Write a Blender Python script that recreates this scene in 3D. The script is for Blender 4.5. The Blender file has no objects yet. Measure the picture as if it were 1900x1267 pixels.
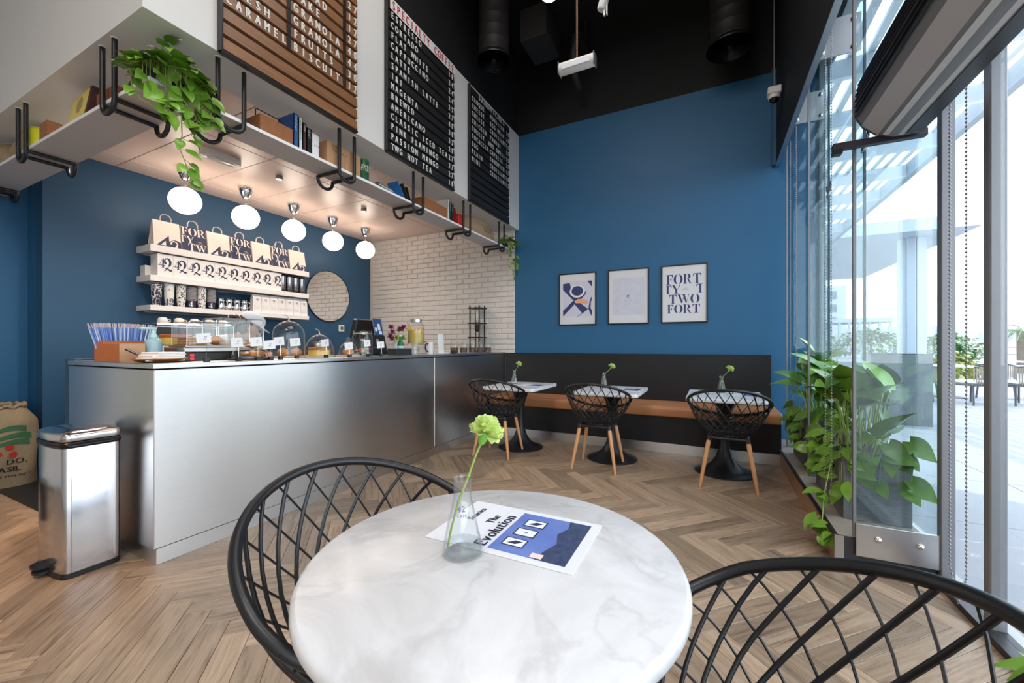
import bpy, bmesh, math, random
from mathutils import Vector, Matrix
random.seed(7)
PI = math.pi
SC = bpy.context.scene
C = SC.collection

# ---------------------------------------------------------------- camera, sky, sun, big lights, exposure
cam_d = bpy.data.cameras.new('camera')
cam = bpy.data.objects.new('camera', cam_d); C.objects.link(cam)
cam_d.sensor_width = 36.0
cam_d.lens = 36.0 * 750.0 / 1900.0
cam_d.shift_y = 6.5 / 1900.0
cam_d.clip_start = 0.02; cam_d.clip_end = 400
cam.location = (0, 0, 1.15)
cam.rotation_euler = (PI / 2, 0, math.radians(26.2587))
SC.camera = cam
vs = SC.view_settings
vs.view_transform = 'Standard'; vs.look = 'None'; vs.gamma = 1.0; vs.use_curve_mapping = False
vs.exposure = 0.15

world = bpy.data.worlds.new('sky'); SC.world = world; world.use_nodes = True
nt = world.node_tree; nt.nodes.clear()
wo = nt.nodes.new('ShaderNodeOutputWorld'); bg = nt.nodes.new('ShaderNodeBackground')
tc = nt.nodes.new('ShaderNodeTexCoord'); sp = nt.nodes.new('ShaderNodeSeparateXYZ'); rp = nt.nodes.new('ShaderNodeValToRGB')
nt.links.new(tc.outputs['Generated'], sp.inputs[0]); nt.links.new(sp.outputs['Z'], rp.inputs[0])
rp.color_ramp.elements[0].position = 0.0; rp.color_ramp.elements[0].color = (0.93, 0.96, 1.0, 1)
rp.color_ramp.elements[1].position = 0.9; rp.color_ramp.elements[1].color = (0.62, 0.78, 1.0, 1)
nt.links.new(rp.outputs[0], bg.inputs[0]); bg.inputs[1].default_value = 4.2
nt.links.new(bg.outputs[0], wo.inputs[0])

def add_light(name, kind, loc, energy, color=(1, 1, 1), rot=(0, 0, 0), **kw):
    d = bpy.data.lights.new(name, kind); d.energy = energy; d.color = color
    for k, v in kw.items(): setattr(d, k, v)
    o = bpy.data.objects.new(name, d); C.objects.link(o); o.location = loc; o.rotation_euler = rot
    return o
sun_dir = Vector((-0.42, 0.30, 1.0)).normalized()
sun = add_light('sun', 'SUN', (0, 0, 20), 2.6, (1, 0.95, 0.88), angle=math.radians(0.6))
sun.rotation_euler = sun_dir.to_track_quat('Z', 'Y').to_euler()
# unseen soft fill lights added under the ceiling to brighten the dining room
for i, (x, y, e) in enumerate([(-0.9, -1.2, 85), (-0.8, 1.6, 50)]):
    add_light('ceiling_fill_light', 'AREA', (x, y, 4.95), e, (1, 0.95, 0.90), shape='RECTANGLE', size=1.8, size_y=1.8)
SC.cycles.max_bounces = 10; SC.cycles.transparent_max_bounces = 32
SC.cycles.caustics_reflective = False; SC.cycles.caustics_refractive = False
SC.cycles.sample_clamp_indirect = 6.0

# ---------------------------------------------------------------- helpers
def lin(r, g, b):
    f = lambda c: (c / 255 / 12.92) if c / 255 <= 0.04045 else ((c / 255 + 0.055) / 1.055) ** 2.4
    return (f(r), f(g), f(b), 1)

MATS = {}
def pm(name, rgb, rough=0.5, metal=0.0, noise=None, bump=None, coat=0.0, trans=0.0, ior=1.45, emit=None, spec=0.5,
       aniso=0.0, var=None, stretch=None, sheen=0.0, sss=0.0):
    """principled material; noise=(scale, rgb2, contrast) mixes a second colour; bump=(scale, strength)"""
    if name in MATS: return MATS[name]
    m = bpy.data.materials.new(name); m.use_nodes = True
    t = m.node_tree; b = t.nodes['Principled BSDF']; L = t.links
    b.inputs['Base Color'].default_value = lin(*rgb)
    b.inputs['Roughness'].default_value = rough; b.inputs['Metallic'].default_value = metal
    b.inputs['IOR'].default_value = ior; b.inputs['Specular IOR Level'].default_value = spec
    b.inputs['Coat Weight'].default_value = coat; b.inputs['Transmission Weight'].default_value = trans
    b.inputs['Anisotropic'].default_value = aniso
    if sheen: b.inputs['Sheen Weight'].default_value = sheen
    if sss:
        b.inputs['Subsurface Weight'].default_value = sss; b.inputs['Subsurface Radius'].default_value = (0.02, 0.02, 0.01)
    if emit:
        b.inputs['Emission Color'].default_value = lin(*emit[0]); b.inputs['Emission Strength'].default_value = emit[1]
    co = None
    if noise or bump:
        c = t.nodes.new('ShaderNodeTexCoord'); co = c.outputs['Object']
        if stretch:
            mp = t.nodes.new('ShaderNodeMapping'); mp.inputs['Scale'].default_value = stretch
            L.new(co, mp.inputs[0]); co = mp.outputs[0]
        if var:      # shift the pattern from object to object
            oi = t.nodes.new('ShaderNodeObjectInfo'); va = t.nodes.new('ShaderNodeVectorMath'); va.operation = 'ADD'
            mu = t.nodes.new('ShaderNodeMath'); mu.operation = 'MULTIPLY'; mu.inputs[1].default_value = 40
            L.new(oi.outputs['Random'], mu.inputs[0]); L.new(co, va.inputs[0]); L.new(mu.outputs[0], va.inputs[1]); co = va.outputs[0]
    col = None
    if noise:
        n = t.nodes.new('ShaderNodeTexNoise'); n.inputs['Scale'].default_value = noise[0]; n.inputs['Detail'].default_value = 6
        n.inputs['Roughness'].default_value = 0.65
        L.new(co, n.inputs['Vector'])
        r = t.nodes.new('ShaderNodeValToRGB'); k = noise[2]
        r.color_ramp.elements[0].position = 0.5 - 0.5 * k; r.color_ramp.elements[1].position = 0.5 + 0.5 * k
        r.color_ramp.elements[0].color = lin(*rgb); r.color_ramp.elements[1].color = lin(*noise[1])
        L.new(n.outputs['Fac'], r.inputs[0]); col = r.outputs[0]
    if var:
        oi2 = t.nodes.new('ShaderNodeObjectInfo'); hs = t.nodes.new('ShaderNodeHueSaturation')
        mr = t.nodes.new('ShaderNodeMapRange'); mr.inputs['To Min'].default_value = 1 - var; mr.inputs['To Max'].default_value = 1 + var
        L.new(oi2.outputs['Random'], mr.inputs[0]); L.new(mr.outputs[0], hs.inputs['Value'])
        if col: L.new(col, hs.inputs['Color'])
        else: hs.inputs['Color'].default_value = lin(*rgb)
        col = hs.outputs[0]
    if col: L.new(col, b.inputs['Base Color'])
    if bump:
        n2 = t.nodes.new('ShaderNodeTexNoise'); n2.inputs['Scale'].default_value = bump[0]; n2.inputs['Detail'].default_value = 5
        L.new(co, n2.inputs['Vector'])
        bp = t.nodes.new('ShaderNodeBump'); bp.inputs['Strength'].default_value = bump[1]; bp.inputs['Distance'].default_value = 0.01
        L.new(n2.outputs['Fac'], bp.inputs['Height']); L.new(bp.outputs[0], b.inputs['Normal'])
    MATS[name] = m
    return m

def thin_glass(name, tint=(250, 255, 253), refl=1.0, ior=1.5, rough=0.0):
    """clear pane: transparent with fresnel reflection (no refraction)"""
    if name in MATS: return MATS[name]
    m = bpy.data.materials.new(name); m.use_nodes = True
    t = m.node_tree; t.nodes.clear(); L = t.links
    o = t.nodes.new('ShaderNodeOutputMaterial'); mx = t.nodes.new('ShaderNodeMixShader')
    lw = t.nodes.new('ShaderNodeLayerWeight'); lw.inputs[0].default_value = 0.5      # facing: the same from both sides of the pane
    pw = t.nodes.new('ShaderNodeMath'); pw.operation = 'POWER'; pw.inputs[1].default_value = 5
    mu = t.nodes.new('ShaderNodeMath'); mu.operation = 'MULTIPLY_ADD'; mu.inputs[1].default_value = 0.9 * refl; mu.inputs[2].default_value = 0.04 * refl
    mu.use_clamp = True
    tr = t.nodes.new('ShaderNodeBsdfTransparent'); tr.inputs[0].default_value = lin(*tint)
    gl = t.nodes.new('ShaderNodeBsdfGlossy'); gl.inputs['Roughness'].default_value = rough
    L.new(lw.outputs['Facing'], pw.inputs[0]); L.new(pw.outputs[0], mu.inputs[0]); L.new(mu.outputs[0], mx.inputs[0])
    L.new(tr.outputs[0], mx.inputs[1]); L.new(gl.outputs[0], mx.inputs[2]); L.new(mx.outputs[0], o.inputs[0])
    MATS[name] = m
    return m

class MB:
    """collects simple shapes; build() links them as ONE mesh object"""
    def __init__(s, M=None): s.v = []; s.f = []; s.M = M; s.uv = None
    def add(s, vs, fs):
        n = len(s.v)
        s.v += [tuple(s.M @ Vector(p)) if s.M else tuple(p) for p in vs]
        s.f += [tuple(i + n for i in f) for f in fs]
        return s
    def box(s, x0, x1, y0, y1, z0, z1, b=0.0):
        if x1 < x0: x0, x1 = x1, x0
        if y1 < y0: y0, y1 = y1, y0
        if b <= 0:
            vs = [(x, y, z) for x in (x0, x1) for y in (y0, y1) for z in (z0, z1)]
            return s.add(vs, [(0, 1, 3, 2), (4, 6, 7, 5), (0, 4, 5, 1), (2, 3, 7, 6), (0, 2, 6, 4), (1, 5, 7, 3)])
        # chamfered box: every corner becomes three vertices
        vs = []; ix = {}
        for i, x in enumerate((x0, x1)):
            for j, y in enumerate((y0, y1)):
                for k, z in enumerate((z0, z1)):
                    sx, sy, sz = (1 - 2 * i) * b, (1 - 2 * j) * b, (1 - 2 * k) * b
                    ix[i, j, k] = len(vs)
                    vs += [(x, y + sy, z + sz), (x + sx, y, z + sz), (x + sx, y + sy, z)]
        fs = []
        g = lambda i, j, k, a: ix[i, j, k] + a
        for i in (0, 1): fs.append([g(i, 0, 0, 0), g(i, 0, 1, 0), g(i, 1, 1, 0), g(i, 1, 0, 0)][::(1 if i == 0 else -1)])
        for j in (0, 1): fs.append([g(0, j, 0, 1), g(1, j, 0, 1), g(1, j, 1, 1), g(0, j, 1, 1)][::(1 if j == 0 else -1)])
        for k in (0, 1): fs.append([g(0, 0, k, 2), g(0, 1, k, 2), g(1, 1, k, 2), g(1, 0, k, 2)][::(1 if k == 0 else -1)])
        for j in (0, 1):
            for k in (0, 1): fs.append([g(0, j, k, 1), g(1, j, k, 1), g(1, j, k, 2), g(0, j, k, 2)])
        for i in (0, 1):
            for k in (0, 1): fs.append([g(i, 0, k, 0), g(i, 1, k, 0), g(i, 1, k, 2), g(i, 0, k, 2)])
        for i in (0, 1):
            for j in (0, 1): fs.append([g(i, j, 0, 0), g(i, j, 1, 0), g(i, j, 1, 1), g(i, j, 0, 1)])
        for key in ix: fs.append([ix[key], ix[key] + 1, ix[key] + 2])
        return s.add(vs, fs)
    def lathe(s, prof, seg=24, c=(0, 0, 0), cap0=True, cap1=True, sx=1.0, sy=1.0):
        vs = []; fs = []; n = len(prof)
        for r, z in prof:
            for i in range(seg):
                a = 2 * PI * i / seg
                vs.append((c[0] + r * sx * math.cos(a), c[1] + r * sy * math.sin(a), c[2] + z))
        for k in range(n - 1):
            for i in range(seg):
                j = (i + 1) % seg
                fs.append((k * seg + i, k * seg + j, (k + 1) * seg + j, (k + 1) * seg + i))
        if cap0: fs.append(tuple(range(seg))[::-1])
        if cap1: fs.append(tuple((n - 1) * seg + i for i in range(seg)))
        return s.add(vs, fs)
    def tube(s, pts, r, seg=8, closed=False, cap=True):
        pts = [Vector(p) for p in pts]; n = len(pts)
        rr = r if isinstance(r, (list, tuple)) else [r] * n
        vs = []; fs = []; up = None
        for i, p in enumerate(pts):
            a = pts[(i - 1) % n] if (closed or i > 0) else p
            b = pts[(i + 1) % n] if (closed or i < n - 1) else p
            d = (b - a).normalized()
            if up is None:
                up = Vector((0, 0, 1)) if abs(d.z) < 0.9 else Vector((1, 0, 0))
            u = (up - d * up.dot(d))
            if u.length < 1e-5: u = d.orthogonal()
            u.normalize(); up = u; w = d.cross(u)
            for k in range(seg):
                t = 2 * PI * k / seg
                vs.append(p + (u * math.cos(t) + w * math.sin(t)) * rr[i])
        m = n if closed else n - 1
        for i in range(m):
            j = (i + 1) % n
            for k in range(seg):
                l = (k + 1) % seg
                fs.append((i * seg + k, i * seg + l, j * seg + l, j * seg + k))
        if cap and not closed:
            fs.append(tuple(range(seg))[::-1]); fs.append(tuple((n - 1) * seg + k for k in range(seg)))
        return s.add(vs, fs)
    def prism(s, poly, z0, z1):
        n = len(poly)
        vs = [(x, y, z0) for x, y in poly] + [(x, y, z1) for x, y in poly]
        fs = [tuple(range(n))[::-1], tuple(range(n, 2 * n))] + [(i, (i + 1) % n, n + (i + 1) % n, n + i) for i in range(n)]
        return s.add(vs, fs)
    def ball(s, c, rx, ry=None, rz=None, seg=16, rings=10):
        ry = ry or rx; rz = rz or rx
        vs = [(c[0], c[1], c[2] - rz)]; fs = []
        for i in range(1, rings):
            a = -PI / 2 + PI * i / rings
            for k in range(seg):
                t = 2 * PI * k / seg
                vs.append((c[0] + rx * math.cos(a) * math.cos(t), c[1] + ry * math.cos(a) * math.sin(t), c[2] + rz * math.sin(a)))
        vs.append((c[0], c[1], c[2] + rz)); top = len(vs) - 1
        for k in range(seg):
            l = (k + 1) % seg
            fs.append((0, 1 + l, 1 + k)); fs.append((top, top - seg + k, top - seg + l))
            for i in range(rings - 2):
                fs.append((1 + i * seg + k, 1 + i * seg + l, 1 + (i + 1) * seg + l, 1 + (i + 1) * seg + k))
        return s.add(vs, fs)
    def mesh(s, name, mat, smooth=35):
        me = bpy.data.meshes.new(name); me.from_pydata(s.v, [], s.f); me.update()
        bm = bmesh.new(); bm.from_mesh(me); bmesh.ops.recalc_face_normals(bm, faces=bm.faces); bm.to_mesh(me); bm.free()
        if smooth:
            me.polygons.foreach_set('use_smooth', [True] * len(me.polygons))
            me.set_sharp_from_angle(angle=math.radians(smooth))
        if mat: me.materials.append(mat)
        return me
    def build(s, name, mat, parent=None, smooth=35, loc=None, rot=None):
        return link(name, s.mesh(name, mat, smooth), parent, loc, rot)

def link(name, me, parent=None, loc=None, rot=None):
    o = bpy.data.objects.new(name, me); C.objects.link(o)
    if parent is not None: o.parent = parent
    if loc is not None: o.location = loc
    if rot is not None: o.rotation_euler = rot if isinstance(rot, (tuple, list)) else (0, 0, rot)
    return o

def tag(o, label, cat, group=None, kind=None):
    o['label'] = label; o['category'] = cat
    if group: o['group'] = group
    if kind: o['kind'] = kind
    return o
def thing(name, label, cat, loc=(0, 0, 0), rotz=0.0, group=None):
    o = bpy.data.objects.new(name, None); C.objects.link(o); o.empty_display_size = 0.05
    o.location = loc; o.rotation_euler = (0, 0, rotz)
    return tag(o, label, cat, group)
def struct(o, label=None):
    o['kind'] = 'structure'
    if label: o['label'] = label
    return o
def copy_tree(o, parent=None):
    c = o.copy(); C.objects.link(c); c.parent = parent
    for ch in list(o.children): copy_tree(ch, c)
    return c
def dup(o, label, loc=None, rotz=None):
    c = copy_tree(o); c['label'] = label
    if loc is not None: c.location = loc
    if rotz is not None: c.rotation_euler = (0, 0, rotz)
    return c
def basis(o, ex, ey):
    ex = Vector(ex); ey = Vector(ey); ez = ex.cross(ey)
    M = Matrix((ex, ey, ez)).transposed().to_4x4(); M.translation = Vector(o)
    return M
FACE_X = lambda x, y, z: basis((x, y, z), (0, 1, 0), (0, 0, 1))      # flat art on a wall that faces +x
FACE_Y = lambda x, y, z: basis((x, y, z), (1, 0, 0), (0, 0, 1))      # flat art on a wall that faces -y

# block lettering from the built-in font, as mesh data
_txt = {}
def glyph(ch):
    if ch in _txt: return _txt[ch]
    cu = bpy.data.curves.new('lettering', 'FONT'); cu.body = ch; cu.size = 1.0; cu.resolution_u = 2; cu.extrude = 0.0
    ob = bpy.data.objects.new('lettering', cu); C.objects.link(ob)
    me = bpy.data.meshes.new_from_object(ob)
    vs = [v.co.copy() for v in me.vertices]; fs = [tuple(p.vertices) for p in me.polygons]
    bpy.data.objects.remove(ob); bpy.data.curves.remove(cu); bpy.data.meshes.remove(me)
    x0 = min((v.x for v in vs), default=0); x1 = max((v.x for v in vs), default=0.3)
    _txt[ch] = (vs, fs, x0, x1)
    return _txt[ch]
def text_into(mb, s, x, y, h, adv=None, wide=1.0, bold=0.0, gap=0.12):
    """letters of height h from (x, y); adv = fixed step (letter board), else proportional"""
    k = h / 0.73
    for ch in s:
        if ch == ' ':
            x += adv if adv else 0.35 * k * wide; continue
        vs, fs, x0, x1 = glyph(ch)
        w = (x1 - x0) * k * wide
        ox = x + ((adv - w) / 2 if adv else 0)
        for dx in ((0, bold) if bold else (0,)):
            mb.add([(ox + dx + (v.x - x0) * k * wide, y + v.y * k, 0.0005 * (dx > 0)) for v in vs], fs)
        x += adv if adv else w + gap * k * wide
    return x

# heavy high-contrast display letters (thick stems, hairline serifs) drawn as polygons on a 1-high grid
def arc(cx, cy, rx, ry, a0, a1, n=10):
    return [(cx + rx * math.cos(math.radians(a0 + (a1 - a0) * i / n)), cy + ry * math.sin(math.radians(a0 + (a1 - a0) * i / n))) for i in range(n + 1)]
def rect(x0, y0, x1, y1): return [(x0, y0), (x1, y0), (x1, y1), (x0, y1)]
DIDO = {
 'F': (0.72, [rect(.10, 0, .30, 1), rect(0, .94, .68, 1), rect(0, 0, .40, .05), [(.68, .94), (.68, .68), (.64, .68), (.56, .88), (.44, .94)], rect(.36, .48, .50, .53), [(.50, .36), (.53, .36), (.53, .66), (.50, .66), (.44, .53), (.44, .48)]]),
 'O': (0.94, [arc(.40, .5, .40, .5, 95, 265, 14) + arc(.40, .5, .16, .47, 265, 95, 14), arc(.52, .5, .40, .5, -85, 85, 14) + arc(.52, .5, .16, .47, 85, -85, 14)]),
 'R': (0.92, [rect(.08, 0, .28, 1), rect(0, .95, .36, 1), rect(0, 0, .36, .05), arc(.40, .73, .34, .27, -90, 90, 10) + arc(.40, .73, .12, .23, 90, -90, 10), [(.40, .46), (.56, .46), (.78, .04), (.92, .04), (.92, 0), (.66, 0)]]),
 'T': (0.84, [rect(.31, 0, .52, 1), rect(.20, 0, .63, .05), rect(.04, .94, .80, 1), [(.0, .70), (.04, .70), (.14, .90), (.28, .95), (.04, .95)], [(.84, .70), (.80, .70), (.70, .90), (.56, .95), (.80, .95)]]),
 'Y': (0.90, [rect(.36, 0, .56, .46), rect(.24, 0, .68, .05), [(.02, 1), (.26, 1), (.54, .46), (.36, .40)], rect(0, .95, .36, 1), [(.58, .44), (.74, .90), (.78, .90), (.62, .44)], arc(.80, .90, .08, .08, 0, 330, 10)]),
 'W': (1.30, [[(.04, 1), (.28, 1), (.52, .14), (.42, 0)], [(.46, 0), (.52, .10), (.72, .84), (.68, .92)], [(.54, 1), (.76, 1), (.98, .14), (.88, 0)], [(.92, 0), (.97, .10), (1.20, .96), (1.16, .96)], rect(0, .95, .36, 1), rect(.48, .95, .84, 1), rect(1.06, .95, 1.30, 1)]),
 '4': (0.80, [rect(.42, 0, .62, .22), [(.42, .30), (.62, .30), (.62, 1.0), (.56, 1.0), (.42, .78)], [(0, .22), (.78, .22), (.78, .29), (0, .29)], [(0, .26), (.06, .26), (.42, .84), (.42, .92)], rect(.32, 0, .72, .05)]),
 '2': (0.78, [arc(.34, .68, .38, .34, 180, -60, 14) + arc(.28, .66, .20, .26, -60, 170, 12), arc(.12, .64, .12, .12, 0, 330, 10), [(.53, .42), (.40, .36), (.02, .04), (.02, 0), (.16, .06)], [(.02, 0), (.10, .18), (.26, .20), (.56, .02), (.74, .06), (.78, .22), (.74, .22), (.66, .16), (.50, .20), (.24, .30), (.10, .22)]]),
}
def dido_into(mb, s, x, y, h, wide=1.0, gap=0.05, clip=None):
    for ch in s:
        if ch == ' ': x += 0.4 * h * wide; continue
        adv, polys = DIDO[ch]
        for i, p in enumerate(polys):
            q = [(x + px * h * wide, y + py * h) for px, py in p]
            if clip: q = clip_poly(q, clip)
            if len(q) >= 3: mb.add([(a, b, 0.0001 * i) for a, b in q], [tuple(range(len(q)))])
        x += (adv + gap) * h * wide
    return x
def clip_poly(q, c):
    x0, x1, y0, y1 = c
    for ax, lim, sg in ((0, x0, 1), (0, x1, -1), (1, y0, 1), (1, y1, -1)):
        out = []
        for i in range(len(q)):
            a, b = q[i - 1], q[i]
            ia = (a[ax] - lim) * sg >= 0; ib = (b[ax] - lim) * sg >= 0
            if ia != ib:
                t = (lim - a[ax]) / (b[ax] - a[ax])
                out.append((a[0] + (b[0] - a[0]) * t, a[1] + (b[1] - a[1]) * t))
            if ib: out.append(b)
        q = out
        if not q: return q
    return q

# ---------------------------------------------------------------- shared materials
BLUE = pm('blue_wall_paint', (40, 97, 136), 0.5, noise=(1.2, (46, 104, 145), .9), bump=(260, .03))
DBLUE = pm('dark_blue_paint', (30, 66, 98), 0.5, bump=(260, .03))
BLACKP = pm('black_wall_paint', (22, 23, 24), 0.7, bump=(60, .05))
WHITEP = pm('white_wall_paint', (226, 224, 220), 0.6, noise=(.9, (220, 218, 214), .9), bump=(220, .02))
PEACH = pm('satin_ceiling_panel', (232, 210, 196), 0.32, bump=(90, .01))
BRICKW = pm('white_painted_brick', (228, 223, 217), 0.55, noise=(6, (220, 215, 208), .8), bump=(40, .25), var=.02)
MORTAR = pm('white_mortar', (218, 212, 205), 0.8, bump=(120, .2))
STEEL = pm('brushed_steel', (230, 228, 228), 0.30, 1.0, noise=(5, (214, 212, 211), .9), stretch=(1, 1, 60), aniso=.85)
_t = STEEL.node_tree; _tg = _t.nodes.new('ShaderNodeTangent'); _tg.direction_type = 'RADIAL'; _tg.axis = 'Z'      # grain runs upright
_t.nodes['Principled BSDF'].inputs['Anisotropic Rotation'].default_value = .25
_t.links.new(_tg.outputs[0], _t.nodes['Principled BSDF'].inputs['Tangent'])
STEELS = pm('satin_steel_fitting', (200, 196, 194), 0.3, 1.0)
CHROME = pm('polished_chrome', (225, 222, 220), 0.06, 1.0)
BLACKM = pm('black_powder_coated_metal', (24, 24, 26), 0.38, 0.0, bump=(300, .03), spec=.6)
BLACKB = pm('black_bench_laminate', (32, 32, 34), 0.42, noise=(3, (26, 26, 28), .8))
LEATHER = pm('tan_leather', (200, 138, 94), 0.42, noise=(7, (186, 124, 82), .8), bump=(180, .12))
LEGWOOD = pm('beech_leg_wood', (224, 166, 116), 0.42, noise=(9, (208, 148, 98), .8), stretch=(8, 8, 1))
NAVY = pm('navy_print', (44, 50, 78), 0.6)
PAPERW = pm('white_paper', (238, 236, 234), 0.7, bump=(150, .04))
KRAFT = pm('pale_kraft_paper', (238, 225, 214), 0.75, noise=(30, (230, 216, 204), .8), bump=(90, .08))
CARD = pm('brown_cardboard', (196, 148, 108), 0.8, noise=(20, (180, 134, 96), .8))
BOXWOOD = pm('old_crate_wood', (176, 116, 72), 0.6, noise=(5, (132, 82, 48), .8), stretch=(1, 6, 14), bump=(30, .2))
BURLAP = pm('burlap_sackcloth', (176, 156, 126), 0.95, noise=(60, (150, 130, 100), .8), bump=(320, .5))
GLASSW = thin_glass('clear_glassware', (252, 254, 253), 1.5)
PANE = thin_glass('facade_glass', (250, 253, 253), 1.0)
FINGL = thin_glass('green_tinted_glass_fin', (236, 245, 247), 2.0)
GEDGE = pm('glass_edge_green', (150, 196, 190), 0.15, trans=0.3)
WHITEM = pm('white_plastic', (228, 228, 226), 0.4)
GREYM = pm('grey_aluminium_frame', (134, 133, 136), 0.4, 0.35)
DARKM = pm('dark_grey_aluminium', (70, 68, 72), 0.4, 0.7)
MARBLE = pm('white_marble', (226, 222, 218), 0.16, noise=(3.2, (196, 190, 188), .55), coat=.2)
WHITETOP = pm('white_table_laminate', (226, 228, 232), 0.25)
LEAF = pm('glossy_leaf', (92, 138, 36), 0.32, noise=(14, (128, 166, 60), .7), var=.28, trans=0.0, coat=.15)
LEAFD = pm('deep_green_leaf', (62, 108, 36), 0.3, noise=(10, (92, 138, 54), .7), var=.25, coat=.2)
STEMG = pm('pale_green_stem', (150, 170, 84), 0.5)
# ================================================================= the room
XB, XL, YW, XF = -5.205, -5.55, 5.10, 1.01      # bar wall, left wall, back wall, glass facade
ZT, ZC = 4.06, 5.2                               # top of the painted walls, black ceiling
TH = math.radians(26.2587)
def proj(x, y, z):
    d = -math.sin(TH) * x + math.cos(TH) * y; l = math.cos(TH) * x + math.sin(TH) * y
    return (d, 950 + 750 * l / d, 640 - 750 * (z - 1.15) / d) if d > .05 else (d, -9e9, -9e9)

# ---- herringbone plank floor
def plank_mat():
    m = bpy.data.materials.new('oak_herringbone_plank'); m.use_nodes = True; t = m.node_tree; L = t.links; N = t.nodes
    b = N['Principled BSDF']
    tcn = N.new('ShaderNodeTexCoord'); uv = N.new('ShaderNodeUVMap'); uv.uv_map = 'grain'
    oi = N.new('ShaderNodeObjectInfo')
    add = N.new('ShaderNodeVectorMath'); add.operation = 'ADD'
    mul = N.new('ShaderNodeMath'); mul.operation = 'MULTIPLY'; mul.inputs[1].default_value = 97.0
    cx = N.new('ShaderNodeCombineXYZ')
    L.new(oi.outputs['Random'], mul.inputs[0]); L.new(mul.outputs[0], cx.inputs[2]); L.new(mul.outputs[0], cx.inputs[0])
    L.new(uv.outputs[0], add.inputs[0]); L.new(cx.outputs[0], add.inputs[1])
    mp = N.new('ShaderNodeMapping'); mp.inputs['Scale'].default_value = (2.0, 26, 1); L.new(add.outputs[0], mp.inputs[0])
    n1 = N.new('ShaderNodeTexNoise'); n1.inputs['Scale'].default_value = 1.6; n1.inputs['Detail'].default_value = 8; n1.inputs['Roughness'].default_value = .7
    n1.inputs['Distortion'].default_value = .6
    L.new(mp.outputs[0], n1.inputs['Vector'])
    mp2 = N.new('ShaderNodeMapping'); mp2.inputs['Scale'].default_value = (6, 190, 1); L.new(add.outputs[0], mp2.inputs[0])
    n2 = N.new('ShaderNodeTexNoise'); n2.inputs['Scale'].default_value = 1.5; n2.inputs['Detail'].default_value = 4; L.new(mp2.outputs[0], n2.inputs['Vector'])
    r = N.new('ShaderNodeValToRGB'); e = r.color_ramp.elements
    e[0].position = .30; e[0].color = lin(112, 86, 66); e[1].position = .68; e[1].color = lin(190, 164, 138)
    x = e.new(.46); x.color = lin(168, 141, 115)
    L.new(n1.outputs['Fac'], r.inputs[0])
    mx = N.new('ShaderNodeMix'); mx.data_type = 'RGBA'; mx.blend_type = 'MULTIPLY'; mx.inputs['Factor'].default_value = .55
    r2 = N.new('ShaderNodeValToRGB'); r2.color_ramp.elements[0].position = .3; r2.color_ramp.elements[0].color = (.62, .6, .58, 1); r2.color_ramp.elements[1].position = .6; r2.color_ramp.elements[1].color = (1, 1, 1, 1)
    L.new(n2.outputs['Fac'], r2.inputs[0]); L.new(r.outputs[0], mx.inputs['A']); L.new(r2.outputs[0], mx.inputs['B'])
    at = N.new('ShaderNodeAttribute'); at.attribute_name = 'tone'
    sm = N.new('ShaderNodeMath'); L.new(at.outputs['Fac'], sm.inputs[0]); L.new(oi.outputs['Random'], sm.inputs[1])
    wn = N.new('ShaderNodeTexWhiteNoise'); wn.noise_dimensions = '1D'; L.new(sm.outputs[0], wn.inputs['W'])
    mr = N.new('ShaderNodeMapRange'); mr.inputs['To Min'].default_value = .66; mr.inputs['To Max'].default_value = 1.18
    L.new(wn.outputs['Value'], mr.inputs[0])
    hs = N.new('ShaderNodeHueSaturation'); L.new(mr.outputs[0], hs.inputs['Value']); L.new(mx.outputs['Result'], hs.inputs['Color'])
    L.new(hs.outputs[0], b.inputs['Base Color'])
    b.inputs['Roughness'].default_value = .38
    bp = N.new('ShaderNodeBump'); bp.inputs['Strength'].default_value = .12; bp.inputs['Distance'].default_value = .003
    L.new(n2.outputs['Fac'], bp.inputs['Height']); L.new(bp.outputs[0], b.inputs['Normal'])
    return m
PLANK = plank_mat()
JOINT = pm('dark_floor_joint', (86, 70, 56), .8)
floor = struct(MB().box(XL - .3, .66, 2.69, YW + .1, -.12, -.004).box(XL - .3, .985, -3.2, 2.69, -.12, -.004).build('floor', JOINT))
PW, PL = .1, .6
def plank_geo(mb, M, uvs, tones, tone, off):
    n = len(mb.f)
    g = MB().box(-PL / 2 + .0006, PL / 2 - .0006, -PW / 2 + .0006, PW / 2 - .0006, -.012, 0, .0014)
    g.v = [(x, y, z) for x, y, z in g.v]
    for f in g.f:
        for i in f: uvs.append((g.v[i][0] + off[0], g.v[i][1] + off[1]))
        tones.append(tone)
    mb.add([tuple(M @ Vector(v)) for v in g.v], g.f)
def finish_planks(mb, uvs, tones):
    me = bpy.data.meshes.new('plank'); me.from_pydata(mb.v, [], mb.f)
    u = me.uv_layers.new(name='grain')
    for i, w in enumerate(uvs): u.data[i].uv = w
    a = me.attributes.new('tone', 'FLOAT', 'FACE')
    for i, w in enumerate(tones): a.data[i].value = w
    me.materials.append(PLANK); me.update()
    return me
_m, _u, _t = MB(), [], []
plank_geo(_m, Matrix(), _u, _t, 0.0, (0, 0)); plank_me = finish_planks(_m, _u, _t)
places = []
for k in range(-140, 160):
    for m in range(-12, 13):
        for hv in (0, 1):
            cx, cy = (k + 3, k + .5) if hv == 0 else (k + .5, k + 4)
            cx += 12 * m
            wx = (cx + cy) / math.sqrt(2) * PW - 1.03; wy = (cy - cx) / math.sqrt(2) * PW + 3.474
            if -5.3 < wx < (.82 if wy > 2.5 else 1.2) and -2.6 < wy < 5.2 and not (wx < -2.95 and wy > 1.3):
                places.append((wx, wy, -PI / 4 if hv == 0 else PI / 4))
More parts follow.
